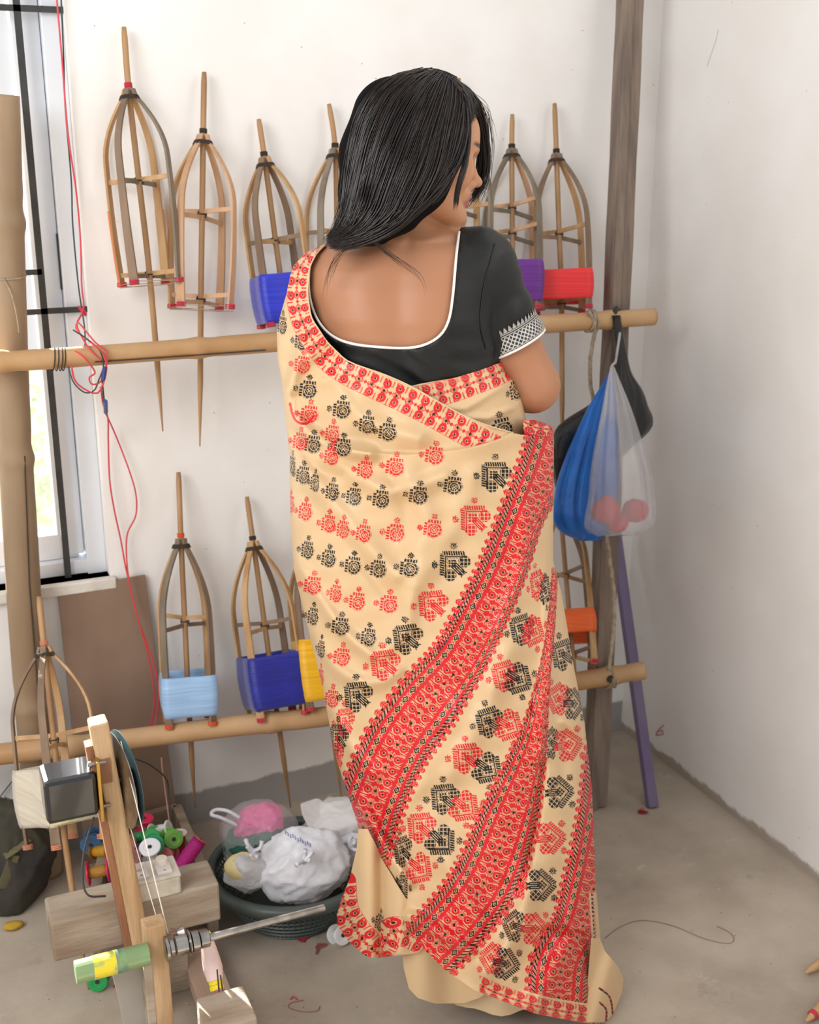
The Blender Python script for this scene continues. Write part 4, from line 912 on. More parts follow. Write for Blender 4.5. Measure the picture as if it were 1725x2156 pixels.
BIG = [(c5, 'k', 1222, 1270, 1, 135), (c5, 'r', 1110, 1502, 1, 135), (c5, 'k', 1000, 1745, 1.02, 135), (c6, 'r', 790, 292, 1, 140), (c6, 'k', 662, 462, 1, 142), (c6, 'r', 548, 592, 1, 142), (c6, 'k', 412, 752, .95, 140),
    (c6, 'r', 350, 885, .6, 140), (c6, 'k', 315, 965, .65, 135), (c6, 'r', 312, 1060, .4, 140),
    (c6, 'k', 1240, 415, .8, 150), (c6, 'r', 1302, 432, .75, -25), (c6, 'r', 1152, 648, .85, 150), (c6, 'k', 1228, 672, .9, -30), (c6, 'k', 1075, 882, .9, 150), (c6, 'r', 1180, 908, .95, -28),
    (c6, 'r', 962, 1062, 1, 140), (c6, 'k', 1072, 1125, 1, -35), (c6, 'k', 850, 1268, .95, 140), (c6, 'r', 956, 1318, 1, -38), (c6, 'r', 1320, 190, .5, 150), (c6, 'k', 1362, 222, .35, -30),
    (c6, 'k', 1448, 542, .8, 150), (c6, 'r', 1425, 768, .8, 165), (c6, 'k', 1505, 795, .7, 0), (c6, 'k', 1390, 990, .5, 165), (c6, 'r', 1478, 1002, .95, 12), (c6, 'k', 1432, 1240, .95, 5),
    (c7, 'r', 492, 335, .95, 140), (c7, 'k', 598, 412, 1, -45), (c7, 'k', 400, 455, .62, 150), (c7, 'r', 490, 552, .85, -35), (c7, 'r', 302, 545, .55, 150), (c7, 'k', 395, 650, .5, -45),
    (c7, 'r', 1150, 395, .98, 5), (c7, 'r', 1000, 618, .45, 160), (c7, 'k', 1102, 632, .98, 3), (c7, 'k', 962, 835, .75, 165), (c7, 'r', 1068, 852, .9, 0), (c7, 'r', 850, 1000, .8, 170), (c7, 'k', 925, 1030, .9, -10), (c6, 'r', 1500, 240, .25, 90)]
for f, cc_, x, y_, sx, an in BIG:
    cx_, cy_ = f(x, y_); put(col, X, Y, 'B', cx_, cy_, cc_, sx=sx, size=35.5, ang=an)
wide_band(X, Y, [(1196, 840, 1), (1180, 930, 1), (1158, 1000, .6), (1122, 1092, .35), (1078, 1205, .45), (1030, 1300, .55), (972, 1400, .7), (898, 1482, 1), (834, 1573, 1), (784, 1683, 1), (748, 1800, 1)], col)
wide_band(X, Y, [(1168, 1195, .1, .06), (1163, 1280, .12, .10), (1158, 1350, .12, .16), (1151, 1420, .12, .26), (1140, 1530, .2, .55), (1116, 1622, .45, .78), (1072, 1735, .85, .95), (1025, 1850, 1, 1), (970, 1930, 1, 1), (915, 1990, 1, 1), (840, 2060, 1, 1)], col)
wide_band(X, Y, [(1308, 1540, .8, .9), (1296, 1600, .8, .9), (1284, 1696, .8, .9), (1268, 1784, .8, .9), (1252, 1867, .8, .95), (1226, 1955, .75, .9), (1186, 2025, .9, .95), (1176, 2110, .95, .95)], col)
b_, _ = gl(X, Y, spline([(611, 850), (616, 872), (626, 888), (645, 892), (662, 876)], 20), 1); col[(b_ < 2.6) & (X > 601)] = RED
HEM = spline([(880, 1985), (935, 2040), (1000, 2085), (1130, 2135), (1254, 2158)], 60)
hy_ = np.interp(X, HEM[:, 0], HEM[:, 1])
m = (Y > hy_ - 42) & (X > 1010) & (X < 1249)
col[m] = CREAM
border(X, Y, [(1005, 2072), (1060, 2096), (1130, 2118), (1190, 2130), (1262, 2140)], col, half=19, P_=27, rng_=m)
# right selvedge: thin cream strip with a twisted red and black line
rsx = np.interp(Y, [p[0] for p in RIGHT], [p[1] for p in RIGHT]); m = (Y > 1880) & (X > rsx - 14); col[m] = CREAM
m = m & (np.abs(X - (rsx - 8)) < 1.6) & ((Y % 9) < 6); col[m] = BLK; m2 = (Y > 1880) & (np.abs(X - (rsx - 5)) < 1.2) & ((Y % 7) < 4); col[m2] = RED
# pallu border along the upper edge
TOPB = [(684, 516, 14), (659, 528, 17), (634, 560, 20), (626, 590, 21), (626, 630, 22), (637, 677, 23), (662, 721, 24), (694, 760, 25), (737, 788, 26), (796, 816, 27), (856, 843, 28), (915, 873, 28), (974, 906, 28), (1020, 930, 27), (1075, 955, 26)]
fy = np.interp(X, FOLDTOP[:, 0], FOLDTOP[:, 1])
upper = (Y < np.where(X > 598, fy - 1, 860)) | (X < 600)
dist, w, l, h, LT = line_coords(X, Y, TOPB); m = (dist < h + 6) & upper; col[m & (w < 0)] = CREAM
border(X, Y, TOPB, col, rng_=upper)
tip = upper & (w < -h + 1.2) & (dist < h + 8); col[tip] = CREAM
M_SAREE = mat('saree_silk', 'e3c39b', rough=0.45, attr='Col', spec=0.4)
_b = M_SAREE.node_tree.nodes['Principled BSDF']; _nt = M_SAREE.node_tree
_n1 = _nt.nodes.new('ShaderNodeTexNoise'); _n1.inputs['Scale'].default_value = 9; _n1.inputs['Detail'].default_value = 6
_mp = _nt.nodes.new('ShaderNodeMapping'); _tc = _nt.nodes.new('ShaderNodeTexCoord'); _nt.links.new(_tc.outputs['Object'], _mp.inputs[0]); _nt.links.new(_mp.outputs[0], _n1.inputs['Vector'])
_bp = _nt.nodes.new('ShaderNodeBump'); _bp.inputs['Strength'].default_value = 0.32; _bp.inputs['Distance'].default_value = 0.010; _nt.links.new(_n1.outputs[0], _bp.inputs['Height']); _nt.links.new(_bp.outputs[0], _b.inputs['Normal'])
_q = grid_quads(NR, NC); _in = X.reshape(NR, NC) <= edge_x[:, None] + .8; _ph_ok = _in.ravel(); _q = _q[_ph_ok[_q].all(1)]
_back = np.zeros((NR, NC), bool)
saree = np_mesh('saree', V, _q, M_SAREE, woman, color=col)
_ep = []
for _i in range(0, NR, 6):
    if yy[_i] >= 918: break
    _k = np.nonzero(_in[_i])[0]
    if len(_k): _ep.append(V[_i, _k[-1]])
_ep = np.array(_ep); _ep[1:-1] = (_ep[:-2] + _ep[1:-1] + _ep[2:]) / 3
mb = MB(); mb.tube(_ep, .0012, 5); mb.build('selvedge', mat('selvedge_cream', 'd9bd96', rough=.6), saree, smooth=True)
saree['label'] = 'cream silk saree with red and black woven bands and motifs'

# ---- under wrap below the blouse
nr, nc = 190, 300
yy = np.linspace(764, 965, nr)
xl2 = interp_curve([(764, 1052), (780, 1010), (795, 960), (808, 885), (815, 855), (850, 900), (900, 980), (965, 1050)], yy); xr2 = interp_curve([(764, 1062), (780, 1066), (800, 1082), (820, 1094), (850, 1103), (880, 1107), (965, 1114)], yy)
c2 = np.full(nr, 880.0); hw2 = xr2 - c2 + 0.01; b2_ = np.interp(yy, [764, 965], [.112, .125])
def disp_u(x, y):
    d = 0.0015 * np.sin(x * 0.05)
    for P, w, h in (([(870, 860), (980, 860), (1080, 800)], 10, .006), ([(940, 880), (1030, 880), (1100, 850)], 9, .005), ([(1085, 800), (1098, 860), (1104, 900)], 8, .004)): b_, _ = gl(x, y, P, w); d += h * np.exp(-(b_ / w) ** 2)
    return d
V, X, Y = sheet(nr, nc, yy, xl2, xr2, c2, hw2, b2_, disp_u, phi_pad=0.8, dofs=-0.004)
col = np.tile(CREAM, (len(X), 1))
put(col, X, Y, 's', *c5(1335, 815), 'k', sx=.6, size=30, ang=150); put(col, X, Y, 's', *c5(1265, 1020), 'k', sx=1, size=31, ang=150)
border(X, Y, [(830, 852), (907, 833), (954, 821), (1001, 804), (1045, 787), (1075, 770)], col, half=26, P_=29)
np_mesh('under_wrap', V, grid_quads(nr, nc), M_SAREE, woman, color=col)['label'] = 'red bordered saree end wrapped round under the blouse'
# ---- the fold of the saree end lying over her forearm, right side
nr, nc = 60, 90
yy = np.linspace(884, 960, nr); xl3 = np.interp(yy, [884, 960], [1100, 1112]); xr3 = np.interp(yy, [884, 892, 900, 960], [1128, 1150, 1166, 1166])
V, X, Y = sheet(nr, nc, yy, xl3, xr3, np.full(nr, 890.0), xr3 - 890 + .01, np.interp(yy, [884, 960], [.118, .128]), lambda x, y: 0 * x, phi_pad=0.8, dofs=-0.003)
col = np.tile(RED, (len(X), 1)); border(X, Y, [(1090, 878), (1128, 900), (1190, 905)], col, half=16, P_=22); np_mesh('forearm_fold', V, grid_quads(nr, nc), M_SAREE, woman, color=col)

# ---- lower skirt layers
def flare(name, yy, L, R, c, hw, b, pattern, disp=lambda x, y: 0 * x, nc=260, dofs=-0.02, mt=None, label=None):
    xl_ = interp_curve(L, yy); xr_ = interp_curve(R, yy); n = len(yy)
    V, X, Y = sheet(n, nc, yy, xl_, xr_, np.full(n, float(c)), np.full(n, float(hw)), np.full(n, float(b)), disp, dofs=dofs)
    colr = np.tile(CREAM, (len(X), 1)); pattern(X, Y, colr)
    o = np_mesh(name, V, grid_quads(n, nc), mt or M_SAREE, woman, color=colr)
    sd = o.modifiers.new('s', 'SOLIDIFY'); sd.thickness = 0.0015; sd.offset = -1
    if label: o['label'] = label
def pat_left(X, Y, c):
    put(c, X, Y, 's', *c7(285, 820), 'k', sx=.55, size=27, ang=120)
    border(X, Y, [(722, 1860), (728, 1915), (752, 1958), (776, 1990), (800, 2012)], c, half=30, P_=28, rng_=X < 803)
    border(X, Y, [(796, 2018), (822, 1965), (850, 1962), (905, 1985)], c, half=30, P_=28, rng_=X >= 803)
flare('left_flare', np.linspace(1745, 2016, 220), [(1745, 757), (1790, 752), (1850, 738), (1890, 722), (1925, 711), (1950, 713), (1980, 735), (2010, 768), (2016, 785)],
      [(1745, 775), (1800, 800), (1900, 860), (1985, 900), (2005, 880), (2016, 800)], 900, 200, .19, pat_left,
      lambda x, y: 0.02 * np.exp(-((x - 770) / 26.) ** 2) - 0.018 * np.exp(-((x - 803) / 12.) ** 2) + 0.012 * np.exp(-((x - 840) / 20.) ** 2), label='cream flare of the saree hem with red paisley border')
flare('petticoat', np.linspace(1940, 2112, 120), [(1940, 830), (1990, 846), (2040, 852), (2080, 862), (2100, 880), (2112, 915)], [(1940, 960), (2060, 1010), (2085, 1030), (2100, 1010), (2112, 975)], 930, 260, .17, lambda X, Y, c: None,
      lambda x, y: 0.012 * np.sin((x - 850) / 22.), label='plain cream underskirt hem touching the floor')
def pat_tail(X, Y, c):
    for (x0, y0), (x1, y1), (x2, y2) in (((1262, 2080), (1283, 2100), (1290, 2140)), ((1262, 2110), (1275, 2125), (1275, 2150))):
        b_, _ = gl(X, Y, spline([(x0, y0), (x1, y1), (x2, y2)], 12), 1); m = (b_ < 2.0); c[m & ((Y % 8) < 5)] = BLK; c[m & ((Y % 8) >= 5)] = RED
flare('hem_tail', np.linspace(1975, 2152, 140), [(1975, 1245), (2152, 1230)], [(1975, 1262), (2000, 1272), (2035, 1300), (2060, 1312), (2090, 1308), (2120, 1296), (2145, 1284), (2152, 1270)], 1100, 230, .22, pat_tail,
      lambda x, y: 0.010 * np.sin((x - 1250) / 11. + y * .03), dofs=-0.05, label='cream corner of the saree trailing on the floor to the right')
# closed inner skirt (what hangs inside the drape)
V = []; nk = 48
zs3 = np.linspace(0.05, 0.98, 26)
for z in zs3:
    t = (0.98 - z) / 0.93; xa = np.interp(t, [0, .35, .6, .8, 1], [655, 680, 770, 850, 905]); xb = np.interp(t, [0, .5, 1], [1110, 1150, 1190]); py_ = np.interp(z, [0, 1.0], [1990, 940])
    pa, pb_ = LW(xa, py_)[0], LW(xb, py_)[0]; cx_ = (pa + pb_) / 2; aw = (pb_ - pa) / 2; bw = np.interp(t, [0, .4, 1], [.10, .12, .13])
    for k in range(nk):
        a = 2 * math.pi * k / nk; f = 1 + 0.04 * t * math.sin(a * 9); V.append(RT * (cx_ + aw * f * math.cos(a)) + FH * (D0 - bw * f * math.sin(a)) + np.array([0, 0, z]))
np_mesh('inner_skirt', V, grid_quads(26, nk, True), mat('petticoat_cloth', 'd9bf97', 'cbb089', 0.6, 6), woman)

# ---- hair
M_HAIR = mat('black_hair', '16100e', '261a16', 0.36, 40, (1, 1, 1), spec=0.55, aniso=0.5)
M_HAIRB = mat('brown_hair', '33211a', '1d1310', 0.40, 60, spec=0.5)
# guides: pixel x, y, depth; main fall from the parting to the tail on the left shoulder
GUIDES = [
    [(880, 153, -.03), (835, 165, -.01), (790, 200, .0), (757, 268, .0), (740, 350, .01), (730, 425, .02), (718, 474, .05), (690, 508, .075)],
    [(890, 153, -.01), (842, 164, .02), (797, 203, .03), (764, 280, .03), (747, 360, .04), (737, 430, .05), (722, 478, .06), (691, 509, .08)],
    [(905, 155, .00), (862, 168, .05), (818, 220, .06), (786, 300, .065), (766, 380, .07), (752, 440, .08), (732, 485, .085), (692, 510, .085)],
    [(918, 158, .01), (888, 178, .06), (848, 240, .08), (815, 320, .085), (790, 400, .09), (775, 450, .10), (742, 492, .10), (693, 512, .09)],
    [(930, 161, .02), (912, 190, .06), (882, 260, .09), (850, 345, .10), (825, 410, .10), (805, 455, .11), (752, 496, .105), (694, 513, .095)],
    [(942, 166, .02), (934, 200, .06), (913, 275, .09), (890, 355, .10), (862, 415, .10), (835, 460, .11), (768, 498, .11), (696, 515, .10)],
    [(952, 171, .02), (955, 208, .05), (942, 280, .08), (925, 350, .09), (895, 410, .10), (862, 448, .11), (785, 497, .11), (698, 517, .10)],
    [(962, 178, .01), (973, 215, .04), (966, 280, .07), (948, 345, .085), (918, 396, .095), (880, 436, .105), (805, 490, .11), (704, 519, .10)],
]
FRONT = [   # locks falling in front of the ear, towards the cheek
    [(965, 182, .02), (978, 230, .05), (976, 290, .068), (958, 345, .078), (943, 385, .078), (925, 412, .076), (906, 430, .074)],
    [(970, 186, .018), (983, 235, .045), (985, 290, .066), (980, 340, .076), (968, 380, .078), (962, 410, .076), (960, 440, .072)],
    [(968, 186, .018), (980, 235, .045), (978, 300, .07), (968, 350, .08), (955, 392, .082), (940, 408, .084), (936, 422, .085)],
]
FAR = [     # hair on the other side of the face
    [(955, 172, .0), (1000, 205, -.02), (1020, 245, -.035), (1028, 300, -.045), (1029, 350, -.05), (1020, 395, -.05), (1000, 425, -.05)],
    [(955, 174, .0), (996, 208, -.015), (1012, 250, -.04), (1018, 300, -.055), (1020, 345, -.06), (1014, 390, -.06), (992, 428, -.055)],
    [(958, 178, .0), (990, 212, -.01), (1005, 245, -.045), (1010, 300, -.075), (1008, 350, -.08), (1002, 400, -.075), (985, 432, -.07)],
]
def guide(g, n=22, lift=True):
    """a lock drawn by pixel and depth; where it would sink into the hair mass it is lifted onto it"""
    g = spline(np.array(g, float), n); ds = np.linspace(.2, -.12, 60); out = []
    for x, y, d in g:
        if lift:
            P = np.stack([W(x, y, q) for q in ds]); v = sd_hair(local(P)) - 0.004; k = int(np.argmax(v < 0))
            if v[k] < 0: d = max(d, ds[k])
        out.append(d)
    out = np.array(out); out[1:-1] = (out[:-2] + out[1:-1] * 2 + out[2:]) / 4
    return np.array([W(x, y, d) for (x, y, _), d in zip(g, out)])
def strands(name, guides, count, spread, m, rad, parent, lay=0.010, n=22, tipvar=0.06, taper=True):
    G = np.array([guide(g, n, not name.startswith(('wisp', 'far'))) for g in guides]); k = len(G); V = []; F = []; base = 0; T3 = np.array([0, 2, 4]) * math.pi / 3
    for _ in range(count):
        u = rng.random() * (k - 1); i = min(int(u), k - 2); f = u - i; P = G[i] * (1 - f) + G[i + 1] * f
        t = np.linspace(0, 1, n)[:, None]
        P = P + (rng.normal(size=3) * spread) * np.sin(t * math.pi / 2 + .25) + (rng.normal(size=3) * spread * 0.8) * np.sin(t * 3 + rng.random() * 3) - FH * (rng.random() ** 2) * lay * np.clip(t * 3, 0, 1)
        e = 1 - rng.random() * tipvar; P = np.array([[np.interp(q * e, np.linspace(0, 1, n), P[:, d]) for d in range(3)] for q in np.linspace(0, 1, n)])
        T = np.gradient(P, axis=0); T /= np.linalg.norm(T, axis=1)[:, None] + 1e-9
        a = np.cross(T, FH); a /= np.linalg.norm(a, axis=1)[:, None] + 1e-9; b = np.cross(T, a); r = rad * (0.7 + .6 * rng.random()); rr = np.full(n, r)
        if taper: rr[-6:] *= np.linspace(1, .15, 6)
        ring_ = P[:, None] + rr[:, None, None] * (np.cos(T3)[None, :, None] * a[:, None] + np.sin(T3)[None, :, None] * b[:, None])
        V.append(ring_.reshape(-1, 3)); q = grid_quads(n, 3, True) + base; F.append(q); base += n * 3
    o = np_mesh(name, np.vstack(V), np.vstack(F), m, parent); o['kind'] = 'stuff'; return o
# solid mass underneath: cap over the skull and a lofted fall
def sd_hair(Q):
    s = ell(Q, H(-0.024, 0.0, 0.006), (0.084, 0.077, 0.075), HM)
    # open over the face
    hl_ = (Q - HC) @ HM
    s = np.maximum(s, (hl_[..., 0] - 0.034) * 0.8 + np.clip(0.045 - hl_[..., 2], 0, 1) * 0.45)
    for g in ([(880, 260, .02), (835, 350, .045), (795, 430, .065), (762, 478, .080), (718, 508, .092)], [(905, 300, .03), (868, 380, .06), (832, 440, .085), (790, 482, .10), (740, 508, .103)], [(825, 250, .01), (790, 330, .02), (765, 410, .035), (748, 462, .05), (720, 498, .078)]):
        L_ = [LW(*p) for p in g]; rr = [.058, .050, .034, .019, .006]
        for i in range(4): s = smin(s, cap(Q, L_[i], L_[i + 1], rr[i], rr[i + 1]), 0.02)
    return s
xs4 = np.arange(LW(690, 500)[0] - .03, LW(1040, 300)[0], .004); V, Q4 = surface_nets(sd_hair, xs4, np.arange(-.12, .17, .004), np.arange(1.30, 1.62, .004))
hair = np_mesh('hair', to_world(V), Q4, mat('hair_mass', '0c0908', rough=0.9, spec=0.1), woman); hair['label'] = 'long straight black hair swept over the left shoulder'
strands('hair_strand', GUIDES, 2600, 0.0030, M_HAIR, 0.0010, hair, lay=0.005)
strands('crown_strand', [[(960, 176, .0), (925, 158, -.02), (880, 153, -.03), (820, 172, -.02), (770, 230, -.01), (745, 320, .0), (730, 420, .02), (712, 490, .06)], GUIDES[2]], 900, 0.0035, M_HAIR, 0.0009, hair, lay=0.003)
strands('crown_strand', [[(905, 156, .0), (940, 168, .0), (972, 190, .0), (990, 215, .0), (1000, 240, -.01)], [(930, 160, .02), (960, 178, .03), (980, 205, .04), (985, 235, .05), (983, 270, .06)]], 420, 0.003, M_HAIR, 0.0009, hair, lay=0.003, n=14)
strands('brown_strand', GUIDES, 650, 0.004, M_HAIRB, 0.0007, hair, lay=0.001)['label'] = 'browner strands among the black'
EDGE = [(965, 182, .02), (978, 225, .05), (979, 285, .07), (960, 343, .085), (933, 374, .09), (905, 408, .097), (868, 441, .105), (820, 480, .11)]
strands('side_lock', [FRONT[0], FRONT[0]], 60, 0.0022, M_HAIR, 0.0008, hair, lay=0.004)
strands('side_lock', [FRONT[1], FRONT[1]], 75, 0.0018, M_HAIR, 0.0008, hair, lay=0.004)
strands('side_lock', [GUIDES[7], EDGE], 420, 0.003, M_HAIR, 0.0009, hair, lay=0.006, tipvar=.02)
strands('far_lock', FAR, 120, 0.003, M_HAIR, 0.0008, hair, lay=0.006)
strands('far_lock', [[(930, 250, -.07), (925, 340, -.085), (915, 430, -.085), (900, 500, -.10), (890, 560, -.125)], [(975, 260, -.07), (972, 340, -.08), (962, 420, -.085), (958, 490, -.10), (955, 560, -.125)]], 420, 0.003, M_HAIR, 0.001, hair, lay=0.004)
# loose wisps on the back and round the head
WISP = [[(770, 495, .13), (800, 520, .125), (845, 555, .118), (880, 585, .114), (900, 625, .112)], [(780, 500, .13), (815, 530, .122), (860, 560, .116), (890, 590, .113), (903, 640, .112)],
        [(745, 510, .125), (715, 545, .115), (695, 580, .108), (682, 620, .105)], [(735, 512, .122), (705, 545, .112), (690, 590, .106), (684, 640, .104)]]
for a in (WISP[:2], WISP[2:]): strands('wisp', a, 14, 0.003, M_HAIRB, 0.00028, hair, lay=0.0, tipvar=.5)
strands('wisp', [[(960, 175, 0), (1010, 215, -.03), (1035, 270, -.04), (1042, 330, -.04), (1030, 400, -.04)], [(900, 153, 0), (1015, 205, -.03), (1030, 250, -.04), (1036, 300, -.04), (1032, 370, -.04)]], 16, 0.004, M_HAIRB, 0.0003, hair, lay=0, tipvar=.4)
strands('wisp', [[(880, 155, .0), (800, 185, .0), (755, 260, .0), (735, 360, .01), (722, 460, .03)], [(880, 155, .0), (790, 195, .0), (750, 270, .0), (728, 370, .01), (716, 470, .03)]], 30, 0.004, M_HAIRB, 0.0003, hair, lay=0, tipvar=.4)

# ================================================================== HANGING BAGS
def blob(rows, Y, name, m, parent=None, n=48, pleats=9, amp=0.06, seed=0, cols=None, close=True):
    """a gathered bag: rows of (centre px, row px, half width px, half depth m)"""
    P = spline(np.array(rows, float), 40); V = []; r_ = np.random.default_rng(seed); ph = r_.random(4) * 6
    for i, (cx, cy, hw, dp) in enumerate(P):
        t = i / 39
        for k in range(n):
            a = 2 * math.pi * k / n
            f = 1 + amp * (1 - 0.6 * t) * (math.sin(a * pleats + ph[0]) + 0.6 * math.sin(a * (pleats * 2 + 1) + ph[1] + t * 3)) + 0.025 * math.sin(a * 3 + t * 7 + ph[2])
            V.append(onY(cx + hw * math.cos(a) * (f if abs(math.cos(a)) < .9 else 1), cy + 2.5 * math.sin(a * 4 + t * 9 + ph[3]) * (hw / 60), Y - max(dp, .003) * math.sin(a) * f))
    Q = grid_quads(40, n, True); V = np.array(V); nV = len(V)
    mb = MB(); mb.add(V, [tuple(q) for q in Q] + [tuple(range(n)), tuple(reversed(range(39 * n, 40 * n)))]); return mb.build(name, m, parent, smooth=True)
def plastic(name, c, alpha, c2=None, rough=.3): return mat(name, c, c2, rough, 10, alpha=alpha, bump=0.5, bscale=26, spec=0.5)
P_BLK = plastic('black_plastic', '1d1e1e', 1); P_BLU = plastic('blue_plastic', '1671cf', 0.97, '0f61bd'); P_WHT = plastic('clear_white_plastic', 'eeedef', 0.34, 'e2e0e3', .22)
o = empty('plastic_bag', onY(1290, 1040, 2.16), 'black plastic bag hung by a twisted handle from the upper rail end', 'plastic bag')
blob([(1298, 664, 9, .012), (1302, 700, 10, .012), (1310, 745, 11, .014), (1314, 785, 17, .02), (1318, 822, 36, .03), (1300, 858, 66, .04), (1284, 886, 92, .045), (1268, 912, 100, .05), (1240, 955, 78, .05), (1224, 1005, 58, .045), (1216, 1040, 40, .03), (1216, 1052, 18, .01)], 2.185, 'bag_body', P_BLK, o, seed=1)
mb = MB(); mb.tube(spline([onY(1296, 700, 2.185), onY(1293, 668, 2.19), onY(1299, 650, rail_u(1299) + .0), onY(1306, 668, 2.25), onY(1304, 700, 2.24)], 20), .0055, 8); mb.build('handle', P_BLK, o, smooth=True)
o = empty('plastic_bag', onY(1240, 1135, 2.12), 'bright blue plastic bag hanging left of the clear white bag', 'plastic bag')
blob([(1288, 782, 4, .004), (1280, 812, 14, .012), (1270, 850, 28, .025), (1260, 900, 42, .04), (1248, 960, 56, .05), (1238, 1020, 66, .055), (1234, 1068, 69, .055), (1238, 1095, 73, .055), (1238, 1120, 55, .045), (1240, 1138, 20, .02)], 2.125, 'bag_body', P_BLU, o, seed=2, pleats=11, amp=.12)
o = empty('plastic_bag', onY(1305, 1125, 2.08), 'clear white plastic bag holding red yarn, hanging at the rail end', 'plastic bag')
blob([(1290, 772, 4, .004), (1292, 800, 13, .01), (1298, 850, 28, .02), (1302, 900, 42, .03), (1305, 950, 56, .04), (1308, 1000, 67, .045), (1309, 1050, 72, .05), (1306, 1092, 76, .05), (1300, 1116, 68, .04), (1298, 1127, 40, .02)], 2.075, 'bag_body', P_WHT, o, seed=3, pleats=13, amp=.16)
mb = MB(); mb.tube(spline([onY(1286, 800, 2.075), onY(1288, 772, 2.08), onY(1296, 762, 2.1), onY(1300, 740, 2.15), onY(1306, 700, 2.165)], 20), .003, 6); mb.build('handle', P_WHT, o, smooth=True)
def yarn_ball(c, r, m, label, parent=None, squash=.85, name='yarn_ball', turns=34):
    mb = MB(); mb.lathe([(r * math.sin(t) + 1e-4, -r * squash * math.cos(t)) for t in np.linspace(0.02, math.pi - .02, 14)], 22, Matrix.Translation(Vector(c)))
    o = mb.build(name, m, parent, smooth=True)
    mb = MB()
    for k in range(turns // 4):
        ax = rng.normal(size=3); ax /= np.linalg.norm(ax); u = np.cross(ax, [0, 0, 1.]); u /= np.linalg.norm(u) + 1e-9; w = np.cross(ax, u)
        mb.tube([np.array(c) + (math.cos(t) * u + math.sin(t) * w) * np.array([1, 1, squash]) * r * 1.01 for t in np.linspace(0, 6.28, 22, endpoint=False)], .0012, 4, closed=True)
    mb.build('strand', m, o)
    if label: tag(o, label, 'yarn')
    return o
Y_RB = mat('red_yarn', 'd93050', 'c02542', .7, 60, bump=.3)
for px, py, r_, lb in ((1272, 1072, .034, 'large red yarn ball at the left inside the clear white bag'), (1338, 1075, .029, 'pinkish red yarn bundle at the right inside the clear white bag'), (1300, 1100, .024, 'small red yarn ball at the bottom of the clear white bag')):
    c = onY(px, py, 2.075); yarn_ball(c, r_, Y_RB, lb)

# ================================================================== BASKET WITH BAGS
bc = np.array([0.620, 2.01, 0.0]); RX, RYb, HB = 0.162, 0.155, 0.105
M_BASK = mat('grey_green_plastic', '4f5a55', '444e4b', .45, 8, bump=.1)
o = empty('plastic_basket', bc, 'dark grey green oval perforated plastic basket filled with bags', 'basket')
def ov(a, z, k=1.0):
    f = (0.64 + 0.36 * (max(z, 0) / HB) ** 0.75) * k; return bc + np.array([RX * f * math.cos(a), RYb * f * math.sin(a), z + .003])
A = np.linspace(0, 2 * math.pi, 72, endpoint=False)
mb = MB(); prof = [(-.006, -.016), (.010, -.016), (.014, -.002), (.010, .006), (-.004, .006)]
V = [ov(a, HB) + np.array([math.cos(a) * q[0], math.sin(a) * q[0], q[1]]) for a in A for q in prof]
mb.add(V, [((i * 5 + j), ((i + 1) % 72) * 5 + j, ((i + 1) % 72) * 5 + (j + 1) % 5, i * 5 + (j + 1) % 5) for i in range(72) for j in range(5)]); mb.build('rim', M_BASK, o, smooth=True)
mb = MB()
for z in np.linspace(.004, HB - .010, 8): mb.tube([ov(a, z) for a in A], .0024, 4, closed=True)
for a in np.linspace(0, 2 * math.pi, 84, endpoint=False): mb.tube([ov(a, z) for z in (.002, HB * .5, HB - .006)], .0021, 4)
mb.build('lattice_wall', M_BASK, o)['kind'] = 'stuff'
mb = MB(); mb.add([ov(a, 0.0) for a in A] + [ov(a, .004) for a in A], [tuple(range(71, -1, -1)), tuple(range(72, 144))] + [(i, (i + 1) % 72, 72 + (i + 1) % 72, 72 + i) for i in range(72)]); mb.build('basket_bottom', M_BASK, o)
def crumple(c, r, m, name, label, cat, seed=0, amp=.18, freq=3.2, parent=None, sub=5, flat=.0):
    bm = bmesh.new(); bmesh.ops.create_icosphere(bm, subdivisions=sub, radius=1); off = Vector((seed * 7.3, seed * 3.1, seed * 5.7))
    r_ = np.random.default_rng(seed); N = r_.normal(size=(20, 3)); N /= np.linalg.norm(N, axis=1)[:, None]; Hh = .80 + .22 * r_.random(20)
    N2 = r_.normal(size=(16, 3)); N2 /= np.linalg.norm(N2, axis=1)[:, None]; O2 = r_.random(16) * .5
    for v in bm.verts:
        p = v.co.normalized(); q = np.array(p); cut = np.min(np.where(N @ q > .25, Hh / np.maximum(N @ q, .25), 9)); cut = min(cut, 1.12)
        n1 = mnoise.noise(p * freq * .55 + off); fold = np.exp(-(np.abs(N2 @ q - O2 + .12 * n1) / .035)); n3 = mnoise.noise(p * freq * 2.0 + off)
        f = cut * (1 + amp * (n1 * .45 + n3 * .12) + amp * .26 * float(np.max(fold)) * (1 if n3 > -.1 else .2)); z = p.z * f
        v.co = Vector((c[0] + p.x * f * r[0], c[1] + p.y * f * r[1], max(c[2] + z * r[2], flat)))
    me = bpy.data.meshes.new(name); bm.to_mesh(me); bm.free(); me.materials.append(m); me.polygons.foreach_set('use_smooth', [True] * len(me.polygons))
    ob = bpy.data.objects.new(name, me); COL.objects.link(ob)
    if parent is not None: ob.parent = parent; ob.matrix_parent_inverse = Matrix.Translation(-parent.location)
    elif label: tag(ob, label, cat)
    return ob
P_BAGW = plastic('white_carrier_plastic', 'd9dbe4', 1, 'e8e8ee', .35); P_CLR = plastic('thin_clear_plastic', 'e6e8ea', .22, None, .15)
P_BAGG = plastic('grey_white_plastic', 'dcdadb', 1, 'e6e4e4', .4)
def at_(px, py, Y): return onY(px, py, Y)
z0 = .10
